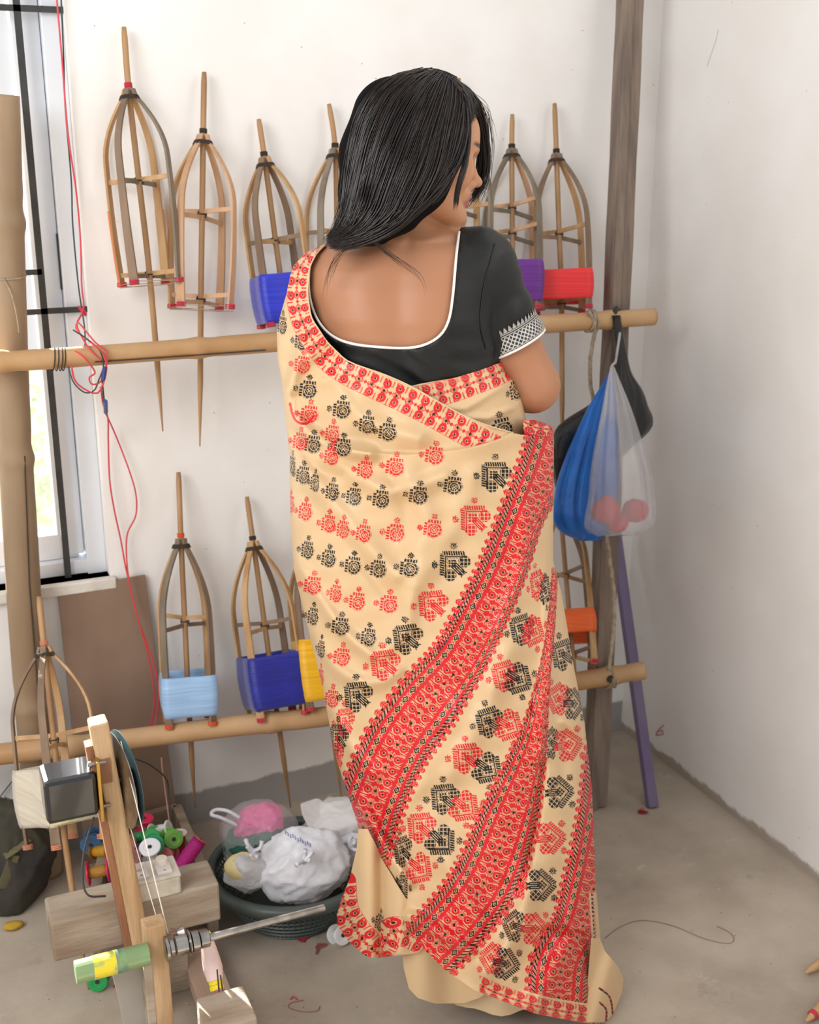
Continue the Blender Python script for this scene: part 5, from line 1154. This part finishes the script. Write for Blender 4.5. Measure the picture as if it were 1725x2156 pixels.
Y_PNK = mat('pink_yarn', 'ff6fb4', 'f25aa2', .8, 70, bump=.6, bscale=120); Y_GRN = mat('dark_green_yarn', '1f5a49', '184a3c', .7, 60, bump=.5)
crumple(at_(545, 1735, 2.07), (.058, .050, .038), Y_PNK, 'yarn_bundle', 'fluffy bright pink yarn bundle on top of the dark green yarn', 'yarn', 3, .10, 6)
crumple(at_(545, 1780, 2.05), (.068, .052, .050), Y_GRN, 'yarn_bundle', 'dark green yarn bundle beneath the pink yarn in the basket', 'yarn', 4, .10, 4)
o = crumple(at_(540, 1764, 2.06), (.078, .066, .066), P_CLR, 'plastic_bag', 'clear plastic bag around the pink and green yarn in the basket', 'plastic bag', 5, .12, 4)
mb = MB(); mb.tube(spline([at_(500, 1738, 2.06), at_(465, 1722, 2.07), at_(445, 1715, 2.08), at_(455, 1705, 2.09), at_(480, 1708, 2.08), at_(505, 1722, 2.06)], 30), .004, 6); mb.build('handle', P_BAGW, o, smooth=True)
def knot(parent, c, m, seed):
    mb = MB(); r_ = np.random.default_rng(seed)
    for k in range(5):
        d = r_.normal(size=3); d[2] = abs(d[2]); d /= np.linalg.norm(d); s = .018 + .012 * r_.random()
        mb.tube(spline([c, c + d * s * .5 + r_.normal(size=3) * .004, c + d * s], 8), np.r_[.006, np.full(6, .0045), .006] * .9, 7)
    mb.build('knot', m, parent, smooth=True)
o = crumple(at_(642, 1815, 1.955), (.090, .060, .070), P_BAGW, 'plastic_bag', 'large crumpled white plastic bag with blue print, at the front of the basket', 'plastic bag', 6, .26, 2.6)
knot(o, at_(640, 1815, 1.88), P_BAGW, 2)
M_INK = mat('blue_ink', '3b4a9a', rough=.6)
def on_surface(ob, px, py):
    ev = ob.data; import mathutils
    bvh = mathutils.bvhtree.BVHTree.FromPolygons([v.co for v in ev.vertices], [p.vertices[:] for p in ev.polygons]); d = ray(px, py); h = bvh.ray_cast(Vector(C0), Vector(d).normalized())
    return np.array(h[0]) - d / np.linalg.norm(d) * .0012 if h[0] is not None else None
mb = MB()
for i in range(11):
    x0, y0 = 600 + i * 5.2, 1752 + i * 2.6 + (i % 3) * 1.5; pts = [on_surface(o, x0 + dx, y0 + dy) for dx, dy in ((0, -4), (2.6, -1 + (i % 2) * 2), (0.5, 2), (3, 4))]
    pts = [p for p in pts if p is not None]
    if len(pts) > 2: mb.tube(pts, .0007, 4)
mb.build('faded_print', M_INK, o)['label'] = 'smudged illegible blue print'
o = crumple(at_(712, 1745, 2.07), (.085, .065, .052), P_BAGG, 'plastic_bag', 'off white plastic bag at the back of the basket next to the saree', 'plastic bag', 7, .24, 2.4)
mb = MB(); mb.add([at_(632, 1692, 2.08), at_(668, 1680, 2.10), at_(710, 1702, 2.10), at_(716, 1745, 2.05), at_(650, 1745, 2.04), at_(636, 1715, 2.05)] + [at_(632, 1692, 2.10), at_(668, 1680, 2.12), at_(710, 1702, 2.12), at_(716, 1745, 2.12), at_(650, 1745, 2.12), at_(636, 1715, 2.10)],
    [(0, 1, 2, 3, 4, 5), (11, 10, 9, 8, 7, 6)] + [(i, i + 6, (i + 1) % 6 + 6, (i + 1) % 6) for i in range(6)]); mb.build('stiff_flap', P_BAGG, o, bevel=.004)
o = crumple(at_(525, 1838, 1.965), (.044, .036, .042), plastic('milky_plastic', 'dfe0e2', .85, 'd3d4da', .35), 'plastic_bag', 'small knotted milky plastic bag with pale yellow contents, front left of the basket', 'plastic bag', 8, .14, 3.5)
crumple(at_(508, 1826, 1.965), (.030, .024, .026), mat('pale_yellow_cloth', 'ead9a0', rough=.8), 'yellow_filling', None, None, 9, .1, 3, parent=o, sub=3)
knot(o, at_(533, 1792, 1.94), P_BAGW, 5)
o = crumple(at_(746, 1800, 1.99), (.036, .035, .046), P_BAGW, 'plastic_bag', 'small white plastic bag wedged between the basket rim and the saree', 'plastic bag', 10, .2, 3)
knot(o, at_(738, 1785, 1.955), P_BAGW, 6)

# ================================================================== TRAY WITH SPOOLS
zt = .115
RB, RF, LB, LF = onZ(372, 1694, zt), onZ(446, 1868, zt), onZ(228, 1732, zt), onZ(196, 1905, zt)
o = empty('wooden_tray', (RB + LF) / 2 * [1, 1, 0], 'open wooden crate full of coloured thread spools behind the timber beam', 'crate')
def plank(a, b, h, t, m, name, parent, up=np.array([0, 0, 1.])):
    mb = MB(); mb.strip([a - up * h / 2, (a + b) / 2 - up * h / 2, b - up * h / 2], h, t, up); return mb.build(name, m, parent, bevel=.0015)
plank(RB, RF, .11, .020, M_WOODGREY, 'side_board', o); plank(LB, LF, .11, .020, M_WOODGREY, 'side_board', o); plank(LB, RB, .11, .016, M_WOODGREY, 'end_board', o); plank(LF + [0, .02, 0], RF + [0, .02, 0], .09, .016, M_WOODGREY, 'end_board', o)
mb = MB(); f_ = [p * [1, 1, 0] + [0, 0, .012] for p in (LB, RB, RF, LF)]; g_ = [p + [0, 0, -.009] for p in f_]; mb.add(f_ + g_, [(0, 1, 2, 3), (7, 6, 5, 4), (0, 4, 5, 1), (1, 5, 6, 2), (2, 6, 7, 3), (3, 7, 4, 0)]); mb.build('bottom_board', M_WOODGREY, o)
_sp = {}
def spool(px, py, Y, axis, col, label, r=.0165, L=.040, thread=None, core=.011, z=None):
    c = onY(px, py, Y); c[2] = max(c[2], r * .9) if z is None else z
    M = Matrix.Translation(Vector(c)) @ Vector(axis).to_track_quat('Z', 'Y').to_matrix().to_4x4()
    m = mat('spool_' + col, col, rough=.4); o = empty('thread_spool', c, label, 'spool', 'thread spools in the wooden crate')
    for s in (-1, 1):
        mb = MB(); z0_ = s * L / 2; mb.lathe([(.0035, z0_ - s * .0004), (r * .55, z0_), (r * .60, z0_ + s * .0008), (r * .95, z0_ + s * .0008), (r, z0_ - s * .0005), (r, z0_ - s * .0022), (r * .9, z0_ - s * .003), (.004, z0_ - s * .003)], 24, M); mb.build('flange', m, o, smooth=False)
        mb = MB(); mb.lathe([(.0042, z0_ + s * .0004), (.0042, z0_ + s * .0011)], 12, M); mb.build('bore', M_TIE, o)
    mb = MB(); mb.lathe([(core * .98, -L / 2 + .002), (core, -L / 4), (core * 1.03, 0), (core, L / 4), (core * .98, L / 2 - .002)], 20, M); mb.build('thread', mat('thread_' + (thread or col), thread or col, rough=.5, bump=.4, scale=80), o, smooth=True)
    return o
V_ = -FH
spool(303, 1738, 2.17, (0.05, 0, 1), 'e92f62', 'pink plastic spool standing upright at the top of the heap', r=.020, L=.034)
spool(322, 1760, 2.11, (-.3, -.8, .35), '3f9c4a', 'mid green spool tilted behind the two round green ones', r=.018)
spool(360, 1764, 2.09, (.1, -.9, .35), '6fae4a', 'light green spool with its round end facing out', r=.0195)
spool(323, 1776, 2.07, (-.05, -.9, .35), '2e9a62', 'emerald green spool facing out just left of the light green one', r=.0195)
spool(281, 1766, 2.12, (.9, -.3, .2), '2f9458', 'green spool lying sideways behind the pulley rim', r=.017, L=.05)
spool(266, 1780, 2.08, (-.2, -.9, .4), 'b0695a', 'dusty brown spool facing out near the upright', r=.019)
spool(277, 1804, 2.04, (-.1, -.85, .35), '8e5f5a', 'dark brown spool below the dusty brown one', r=.018)
spool(337, 1748, 2.13, (.8, -.5, .3), 'd9d6d6', 'white spool standing on edge behind the greens', r=.017)
spool(318, 1798, 2.04, (-.12, -.35, .93), 'e6e6ec', 'white spool upright behind the switch box', r=.021, L=.046)
spool(378, 1775, 2.09, (.08, 0, 1), 'd8c8c0', 'spool of dark red thread standing by the crate side', thread='a3162a', r=.015, L=.048, core=.0115)
spool(398, 1800, 2.03, (.62, .15, .62), 'a5564f', 'long magenta spool leaning diagonally over the crate side', thread='b5107c', r=.017, L=.075, core=.0145)
spool(353, 1800, 2.06, (-.5, -.8, .4), 'b85f66', 'rosy spool half under the magenta one', r=.018)
spool(195, 1770, 2.13, (-.3, -.9, .1), '3d6a94', 'blue spool end left of the tall upright', r=.021)
spool(214, 1792, 2.10, (.6, -.6, .2), '8a5a1e', 'golden yellow thread spool behind the upright', thread='d39b1e', r=.016)
spool(207, 1835, 2.06, (.95, -.2, .1), 'd4245c', 'crimson flanged spool low at the left of the crate', thread='b08030', r=.024)
spool(255, 1815, 2.06, (.4, -.8, .3), 'e08a1e', 'orange spool peeking out beside the upright', r=.015)
spool(291, 1792, 2.08, (-.6, -.5, .4), '3b2a74', 'deep purple spool between the brown and white ones', r=.014)
spool(240, 1790, 2.10, (.2, -.9, .3), '1f7a56', 'dark green spool under the pulley', r=.016)
o = spool(714, 1992, 1.87, (.25, -.85, .42), 'e4e4e4', 'white spool lying on the floor by the saree hem', r=.019, L=.03, z=.019); o['group'] = 'loose spools'
o = spool(208, 2062, 1.93, (-.3, -.9, .25), '1f9a4e', 'green spool lying on the floor under the beam', r=.019, L=.03, z=.018); o['group'] = 'loose spools'

# ================================================================== BOBBIN WINDING MACHINE
YB = 1.83
tl, bl, tr_, br = onY(110, 1945, YB), onY(110, 2015, YB), onY(463, 1860, YB), onY(465, 1950, YB)
zT = (tl[2] + tr_[2]) / 2; zB = (bl[2] + br[2]) / 2; xL, xR_ = (tl[0] + bl[0]) / 2, (tr_[0] + br[0]) / 2
mach = empty('bobbin_winder', (xL, YB, 0), 'homemade wooden bobbin winder with black motor, thin pulley wheel and steel spindle', 'winding machine')
mb = MB(); mb.box(((xL + xR_) / 2, YB + .042, (zT + zB) / 2), (xR_ - xL, .084, zT - zB)); mb.build('beam', M_WOODGREY, mach, bevel=.004)
mb = MB(); mb.box((xL + .21, YB + .05, zB / 2), (.05, .05, zB)); mb.build('foot_block', M_WOODGREY, mach, bevel=.002)
# tall upright
YU = YB - .022
u0 = onY(205, 1515, YU); u1 = onY(326, 2150, YU); uz = u1 + (u1 - u0) * (-(u1[2]) / (u1[2] - u0[2])) if u1[2] > 0 else u1
uz[2] = 0.0
upv = (u0 - uz) / np.linalg.norm(u0 - uz); 
mb = MB(); mb.strip([uz, (u0 + uz) / 2, u0], .030, .036, (1, 0, 0)); mb.build('upright', M_WOODPALE, mach, bevel=.004)
mb = MB(); q0 = uz + (u0 - uz) * .93; q1 = uz + (u0 - uz) * .22; of = np.array([-.021, .006, 0]); mb.strip([q0 + of, (q0 + q1) / 2 + of, q1 + of], .012, .026, (1, 0, 0)); mb.build('upright_left_face', M_WOODRED, mach, bevel=.001)  # added strip giving the upright's left face its darker red-brown tone
mb = MB(); q0, q1 = onY(211, 1600, YU - .019), onY(216, 1650, YU - .019); mb.strip([q0, (q0 + q1) / 2, q1], .031, .003, (1, 0, 0)); mb.build('stained_band', M_WOODRED, mach)
# motor
mc = onY(146, 1664, YU); mw = .084
mb = MB(); mb.box(mc + [0, 0.004, 0], (mw, .072, .078)); mb.build('motor', M_BLACKGLOSS, mach, bevel=.008)
mb = MB(); mb.box(mc + [mw / 2 + .003, .004, .004], (.006, .078, .11)); mb.build('mounting_plate', mat('brass_plate', 'b5924a', rough=.35, metal=.9), mach, bevel=.001)
mb = MB(); mb.box(mc + [0, .004, -.041], (mw * .9, .06, .004)); mb.build('base_plate', M_STEEL, mach)
for dz in (.05, -.03):
    mb = MB(); p = mc + [mw / 2 - .012, -.02, dz]; mb.tube([p, p + [.03, 0, 0]], .0035, 8); mb.lathe([(.006, 0), (.006, .004)], 6, orient(p + [.002, 0, 0], p + [.01, 0, 0])); mb.build('bolt', M_STEEL, mach)
# pulley: two thin steel discs with a grooved rim, axle along X
pc_ = onY(257, 1640, YU); ax_ = np.array([.985, .17, .02]); ax_ /= np.linalg.norm(ax_)
def disc(c, r, t, hole=0): return [(hole, -t / 2), (r, -t / 2), (r, t / 2), (hole, t / 2)]
RP = .083
M_PUL = mat('painted_teal_steel', '3d5458', '52666a', .35, 12, metal=.5)
for s in (-1, 1):
    mb = MB(); mb.lathe([(.008, s * .003), (RP * .80, s * .004), (RP * .86, s * .0025), (RP * .97, s * .0045), (RP, s * .005), (RP, s * .0062), (RP * .95, s * .0060), (.008, s * .0052)], 64, orient(pc_, pc_ + ax_)); mb.build('pulley_disc', M_PUL if s > 0 else M_STEEL, mach, smooth=False)
mb = MB(); mb.tube([pc_ - ax_ * .055, pc_ + ax_ * .012], .004, 10); mb.build('axle', M_STEEL, mach)
mb = MB(); mb.lathe([(.0125, .006), (.0135, .008), (.0135, .022), (.011, .025)], 24, orient(pc_, pc_ + ax_)); mb.build('hub', mat('hub_grey', '7f9492', rough=.4, metal=.3), mach, smooth=True)
mb = MB(); bp_ = onY(240, 1636, YU); mb.box(bp_ + [-.004, .0, 0], (.006, .035, .09)); mb.build('bearing_plate', M_STEEL, mach, bevel=.001)
mb = MB(); mb.tube(pc_ - ax_ * .014 + rng.normal(size=(60, 3)) * .004, .0008, 4); mb.build('fluff', M_WOODRED, mach)['kind'] = 'stuff'
# front post and spindle
YF_ = 1.60
f0 = onY(322, 1938, YF_); f1 = onY(340, 2140, YF_); fz = f1 + (f1 - f0) * (f1[2] / (f0[2] - f1[2])); fz[2] = 0
mb = MB(); mb.strip([fz, (fz + f0) / 2, f0], .034, .03, (1, 0, 0)); mb.build('front_post', M_WOODPALE, mach, bevel=.003)
mb = MB(); g0_ = onY(306, 2000, YF_); g1_ = onY(318, 2140, YF_); mb.strip([g0_, (g0_ + g1_) / 2, g1_ + [0, 0, -.06]], .014, .032, (1, 0, 0)); mb.build('side_cleat', M_WOODGREY, mach, bevel=.002)
sc_ = onY(330, 2003, YF_ - .022); dX = np.array([1., 0, 0])
def onX_line(px): # point of the spindle axis seen at pixel column px
    ts = np.linspace(-.3, .5, 1601); P = sc_ + ts[:, None] * dX; x, _ = proj(P); return P[np.argmin(np.abs(x - px))]
mb = MB(); a_, b_ = onX_line(158), onX_line(312); mb.lathe([(.0165, 0), (.0175, .001), (.0175, np.linalg.norm(b_ - a_))], 24, orient(a_, b_))
tube_o = mb.build('battery_tube', mat('green_tube', '7d9668', '8ea67a', .35, 6, metal=.25), mach, smooth=False)
mb = MB(); a2, b2 = onX_line(196), onX_line(244); mb.lathe([(.0179, 0), (.0179, np.linalg.norm(b2 - a2))], 24, orient(a2, b2)); mb.build('yellow_label', mat('yellow_label', 'dcca2a', '8ea67a', .4, 45, lo=.5, hi=.62), tube_o)
mb = MB(); a2, b2 = onX_line(244), onX_line(266); mb.lathe([(.0178, 0), (.0178, np.linalg.norm(b2 - a2))], 24, orient(a2, b2)); mb.build('teal_label', mat('teal_label', '38626a', '7d9668', .4, 30), tube_o)
for x0, x1, r0, nm in ((346, 356, .020, 'bearing'), (356, 368, .013, 'collar'), (368, 396, .0155, 'spindle_sleeve'), (396, 402, .0205, 'flange'), (402, 420, .0165, 'spindle_sleeve'), (420, 441, .0135, 'chuck')):
    a2, b2 = onX_line(x0), onX_line(x1); L_ = np.linalg.norm(b2 - a2); mb = MB(); mb.lathe([(r0 * .8, 0), (r0, .0015), (r0, L_ - .0015), (r0 * .8, L_)], 28, orient(a2, b2)); mb.build(nm, M_STEEL, mach)
mb = MB(); a2, b2 = onX_line(436), onX_line(683); mb.tube([a2, (a2 + b2) / 2, b2], [.0062, .0058, .0056], 14); mb.build('spindle_shaft', M_STEEL, mach, smooth=False)
mb = MB(); p = onY(362, 1968, YF_); mb.lathe([(.011, 0), (.006, .008), (.011, .018)], 20, orient(p, p + dX)); mb.build('small_pulley', M_STEEL, mach)
# drive cord
mb = MB(); top = pc_ + np.array([0, -.02, RP * .96]); bot = pc_ + np.array([0.003, -.03, -RP * .93]); e_ = onY(354, 1966, YF_)
mb.tube([top, (top + e_) / 2 + [0, 0, .001], e_], .0009, 5); mb.tube([bot, e_ - [.010, 0, 0]], .0007, 5); mb.build('drive_cord', mat('white_cord', 'e8e2d8', rough=.7), mach)
mb = MB(); P = spline([mc + [.035, -.02, -.04], onY(178, 1790, YU - .01), onY(174, 1850, YU - .02), onY(186, 1885, YU - .03), onY(222, 1887, YU - .02)], 40); mb.tube(P, .0018, 6); mb.build('motor_cable', M_BLACK, mach, smooth=True)
# base planks on the floor
mb = MB(); p0, p1 = onZ(402, 1975, .03), onZ(500, 2230, .03); mb.strip([p0, (p0 + p1) / 2, p1], .062, .03, (1, 0, 0)); mb.build('base_plank', mat('plank_pinkish', 'b39a86', 'a08874', .8, 8, (3, .3, 1), .2), mach, bevel=.002)
mb = MB(); p = onY(478, 2150, 1.50); mb.box((p[0], 1.50, p[2] / 2 + .010), (.075, .08, p[2] + .03)); mb.build('base_block', M_WOODGREY, mach, bevel=.003)
mb = MB(); p0, p1 = onY(262, 2010, 1.62), onY(300, 2160, 1.62); mb.strip([p0, (p0 + p1) / 2, p1 + [0, 0, -.04]], .05, .012, (1, 0, 0)); mb.build('grey_board', mat('grey_board', 'a9a49b', '97928a', .8, 5), mach, bevel=.001)
# switch box on the beam
sb = onY(322, 1868, YB + .02); sbc = np.array([sb[0], YB + .028, zT + .018])
box = empty('switch_box', (sbc[0], sbc[1], zT), 'grimy white electric switch box sitting on the timber beam', 'switch box')
M_GRIMY = mat('grimy_white_plastic', 'd8d3c4', '9d968a', .55, 16, bump=.2, lo=.45, hi=.8)
mb = MB(); mb.box(sbc, (.092, .062, .036)); mb.build('housing', M_GRIMY, box, bevel=.004)
mb = MB(); mb.box(sbc + [0, 0, .020], (.094, .064, .006)); lid = mb.build('cover', M_GRIMY, box, bevel=.002)
for dx, nm in ((-.020, 'switch_plate'), (.021, 'socket_plate')):
    mb = MB(); mb.box(sbc + [dx, 0, .026], (.027, .046, .007)); pl_o = mb.build(nm, mat('plate_plastic', 'd9d3d0', rough=.4), box, bevel=.002)
    if dx < 0: mb = MB(); mb.box(sbc + [dx, .004, .032], (.012, .018, .006)); mb.build('rocker', mat('rocker', 'c4b8b0', rough=.4), pl_o, bevel=.0015)
    else: mb = MB(); mb.lathe([(.011, 0), (.0105, .009), (.0095, .0105), (.001, .0108)], 24, Matrix.Translation(Vector(sbc + [dx, .006, .029]))); mb.build('round_knob', mat('knob', 'e5e1d6', rough=.35), pl_o, smooth=False)
    for dy in (-.019, .019): mb = MB(); mb.lathe([(.0022, 0), (.0022, .0008)], 10, Matrix.Translation(Vector(sbc + [dx, dy, .0295]))); mb.build('screw', M_STEEL, pl_o)
# pirn of pinkish thread below the spindle
a2, b2 = onY(432, 1962, 1.655), onY(458, 2085, 1.60)
o = empty('thread_pirn', b2, 'white and pink thread wound on a pirn with yellow ends below the steel spindle', 'pirn')
Lp = float(np.linalg.norm(b2 - a2)); Mo = orient(a2, b2); M_YEL = mat('yellow_plastic', 'e8d514', rough=.35)
mb = MB(); mb.lathe([(.009, .012 + (Lp - .03) * t) if False else (.0105 + .006 * math.sin(min(t * 1.6, 1.57)) - .004 * max(0, t - .7) / .3 + .0004 * (i % 2), .014 + (Lp - .030) * t) for i, t in enumerate(np.linspace(0, 1, 40))], 22, Mo); mb.build('wound_thread', mat('pinkish_thread', 'ecd5cf', 'e3c6c2', .7, 30), o, smooth=True)
mb = MB(); mb.lathe([(.007, 0), (.009, .004), (.008, .014)], 18, Mo); mb.build('yellow_cap', M_YEL, o)
mb = MB(); mb.lathe([(.010, Lp - .018), (.0115, Lp - .016), (.0115, Lp - .010), (.010, Lp - .009), (.0115, Lp - .008), (.0115, Lp - .001), (.008, Lp)], 18, Mo); mb.build('yellow_cap', M_YEL, o)
o = empty('iron_hook', onY(468, 2130, 1.58), 'pair of thin rusty iron pins with pink thread scraps beside the yellow pirn end', 'pins')
for q in (((457, 2040), (464, 2118)), ((464, 2052), (474, 2120))):
    mb = MB(); mb.tube([onY(*q[0], 1.58), onY(*q[1], 1.58)], .0013, 6); mb.build('pin', mat('rusty_iron', '5a4640', '43342f', .7, 30), o)
mb = MB(); mb.tube(spline([onY(458 + 7 * math.sin(k * 2.1), 2078 + k * 4.2, 1.58) for k in range(12)], 60), .0008, 4); mb.build('thread_scrap', mat('pink_thread', 'c2607a', rough=.8), o)

# ================================================================== LEFT CORNER THINGS
o = crumple(onY(22, 1858, 2.27) * [1, 1, 0] + [0, 0, .115], (.088, .075, .125), mat('olive_cloth', '4a4836', '2b2330', .85, 5, bump=.5), 'cloth_bag', 'dark olive and purple cloth bag slumped against the wall in the left corner', 'bag', 12, .2, 2.2, flat=.002)
mb = MB()
for a, b in (((8, 1800), (60, 1765)), ((5, 1870), (30, 1800)), ((12, 1940), (10, 1860))):
    p, q = on_surface(o, *a), on_surface(o, *b)
    if p is not None and q is not None: mb.strip([p, (p + q) / 2 + [0, -.004, 0], q], .022, .004, (1, 0, .3))
if mb.n: mb.build('strap', mat('olive_strap', '6b6648', '565237', .85, 20), o, bevel=.001)
pp_ = onY(40, 1720, 2.28)
o = empty('clay_pot', pp_ + [0, 0, -.02], 'small orange brown clay pot with dry roots on top of the olive bag', 'pot')
mb = MB(); mb.lathe([(.020, -.026), (.026, -.012), (.029, .004), (.030, .016), (.033, .018), (.033, .024), (.028, .024), (.026, .016)], 28, Matrix.Translation(Vector(pp_))); mb.build('pot', mat('terracotta', 'a65a41', '8c4a38', .8, 20, bump=.2), o, smooth=False)
mb = MB(); r9 = rng.normal(size=(140, 3)) * [.012, .012, .006]; mb.tube(pp_ + [0, 0, .026] + r9, .0014, 4); mb.build('dry_roots', mat('roots', '6b5b4a', rough=.95), o)['kind'] = 'stuff'
tag(crumple(onZ(28, 1948, .008), (.022, .012, .008), mat('yellow_rag', 'b8952e', rough=.9), 'cloth_scrap', None, None, 15, .3, 3, sub=3, flat=.001), 'crumpled mustard yellow scrap on the floor below the olive bag', 'scrap')

# ================================================================== SMALL THINGS ON FLOOR AND WALL
def thread(pts, r, col, label, Z=.0015, cat='thread'):
    mb = MB(); mb.tube(spline([onZ(x, y, Z) for x, y in pts], 70), r, 4); tag(mb.build('loose_thread', mat('thr_' + col, col, rough=.8), smooth=True), label, cat)
thread([(1274, 1975), (1300, 1955), (1328, 1942), (1352, 1938), (1385, 1941), (1420, 1950), (1450, 1962), (1480, 1975), (1520, 1985), (1540, 1985), (1546, 1975), (1535, 1962), (1510, 1950)], .0006, '8a5248', 'fine brown thread curling over the floor right of the saree')
thread([(640, 2105), (612, 2112), (610, 2122), (640, 2130), (668, 2128), (674, 2118)], .0007, 'a8505c', 'thin pink thread on the floor left of the cream underskirt')
thread([(626, 2104), (618, 2098), (612, 2104)], .0014, 'c44a5c', 'short thick pink thread end on the floor near the winder')
def scrap(px, py, col, label, n=26, s=.008):
    c = onZ(px, py, .004); P = c + rng.normal(size=(n, 3)) * [s, s * .7, .0015]; P[:, 2] = np.clip(P[:, 2], .0012, .012); mb = MB(); mb.tube(spline(P, n * 4), .0011, 4); tag(mb.build('thread_scrap', mat('scr_' + col, col, rough=.85), smooth=True), label, 'thread scrap')
scrap(1353, 1708, 'a3262e', 'tangle of dark red thread at the foot of the purple stick'); scrap(636, 1975, 'a82a38', 'tangle of red thread on the floor under the basket', 30, .010); scrap(672, 1992, '9c4a50', 'faded red thread wisp right of the basket', 14, .009)
scrap(245, 2075, 'a04a58', 'pink thread tangle by the green spool under the beam', 16, .008)
mb = MB(); mb.tube(spline([onX(x, y, XR - .001) for x, y in ((1398, 1527), (1390, 1533), (1384, 1542), (1382, 1548), (1390, 1547), (1397, 1545), (1395, 1538), (1388, 1540))], 40), .0016, 5); tag(mb.build('wall_scribble', mat('pink_paint', 'd08c96', rough=.8)), 'small pink scribble on the right wall near the corner', 'scribble')
mb = MB(); mb.tube(spline([onX(x, y, XR - .001) for x, y in ((1513, 62), (1506, 90), (1496, 118), (1489, 140))], 20), .0007, 4); tag(mb.build('wall_scratch', mat('tan_scratch', 'c9c0a8', rough=.8)), 'thin tan scratch high on the right wall', 'scratch')
mb = MB(); c = onX(1352, 130, XR - .002); mb.lathe([(.003, 0), (.004, .006), (.002, .012)], 10, orient(c, c + [-1, 0, 0])); tag(mb.build('wall_nail', mat('rust', '7a3f33', rough=.7)), 'rusty nail head high in the right wall beside the timber post', 'nail')
for px0, py0, px1, py1, r0, lb in ((1696, 2049, 1790, 1985, .010, 'pointed bamboo stick tip entering at the right edge'), (1698, 2150, 1790, 2060, .011, 'pale bamboo stick end with a pink tie at the lower right corner')):
    a2, b2 = onZ(px0, py0, .012), onZ(px1, py1, .03); mb = MB(); mb.tube([a2, a2 + (b2 - a2) * .15, a2 + (b2 - a2) * .5, b2], [.002, r0 * .7, r0, r0], 12); o = mb.build('bamboo_stick', M_BAMBOO, smooth=True); tag(o, lb, 'stick')
    if py0 > 2100:
        mb = MB(); c = a2 + (b2 - a2) * .12; d = (b2 - a2) / np.linalg.norm(b2 - a2); mb.lathe([(.0085, 0), (.009, .004), (.0085, .009)], 14, orient(c, c + d)); mb.build('pink_tie', M_REDTIE, o)
cable([(-10, 1690, 2.39), (10, 1665, 2.395), (30, 1640, 2.395), (55, 1615, 2.395), (75, 1590, 2.39)], .0012, M_BLACK, 'electric_cable', label='thin black wire sagging on the wall left of the bamboo pole')
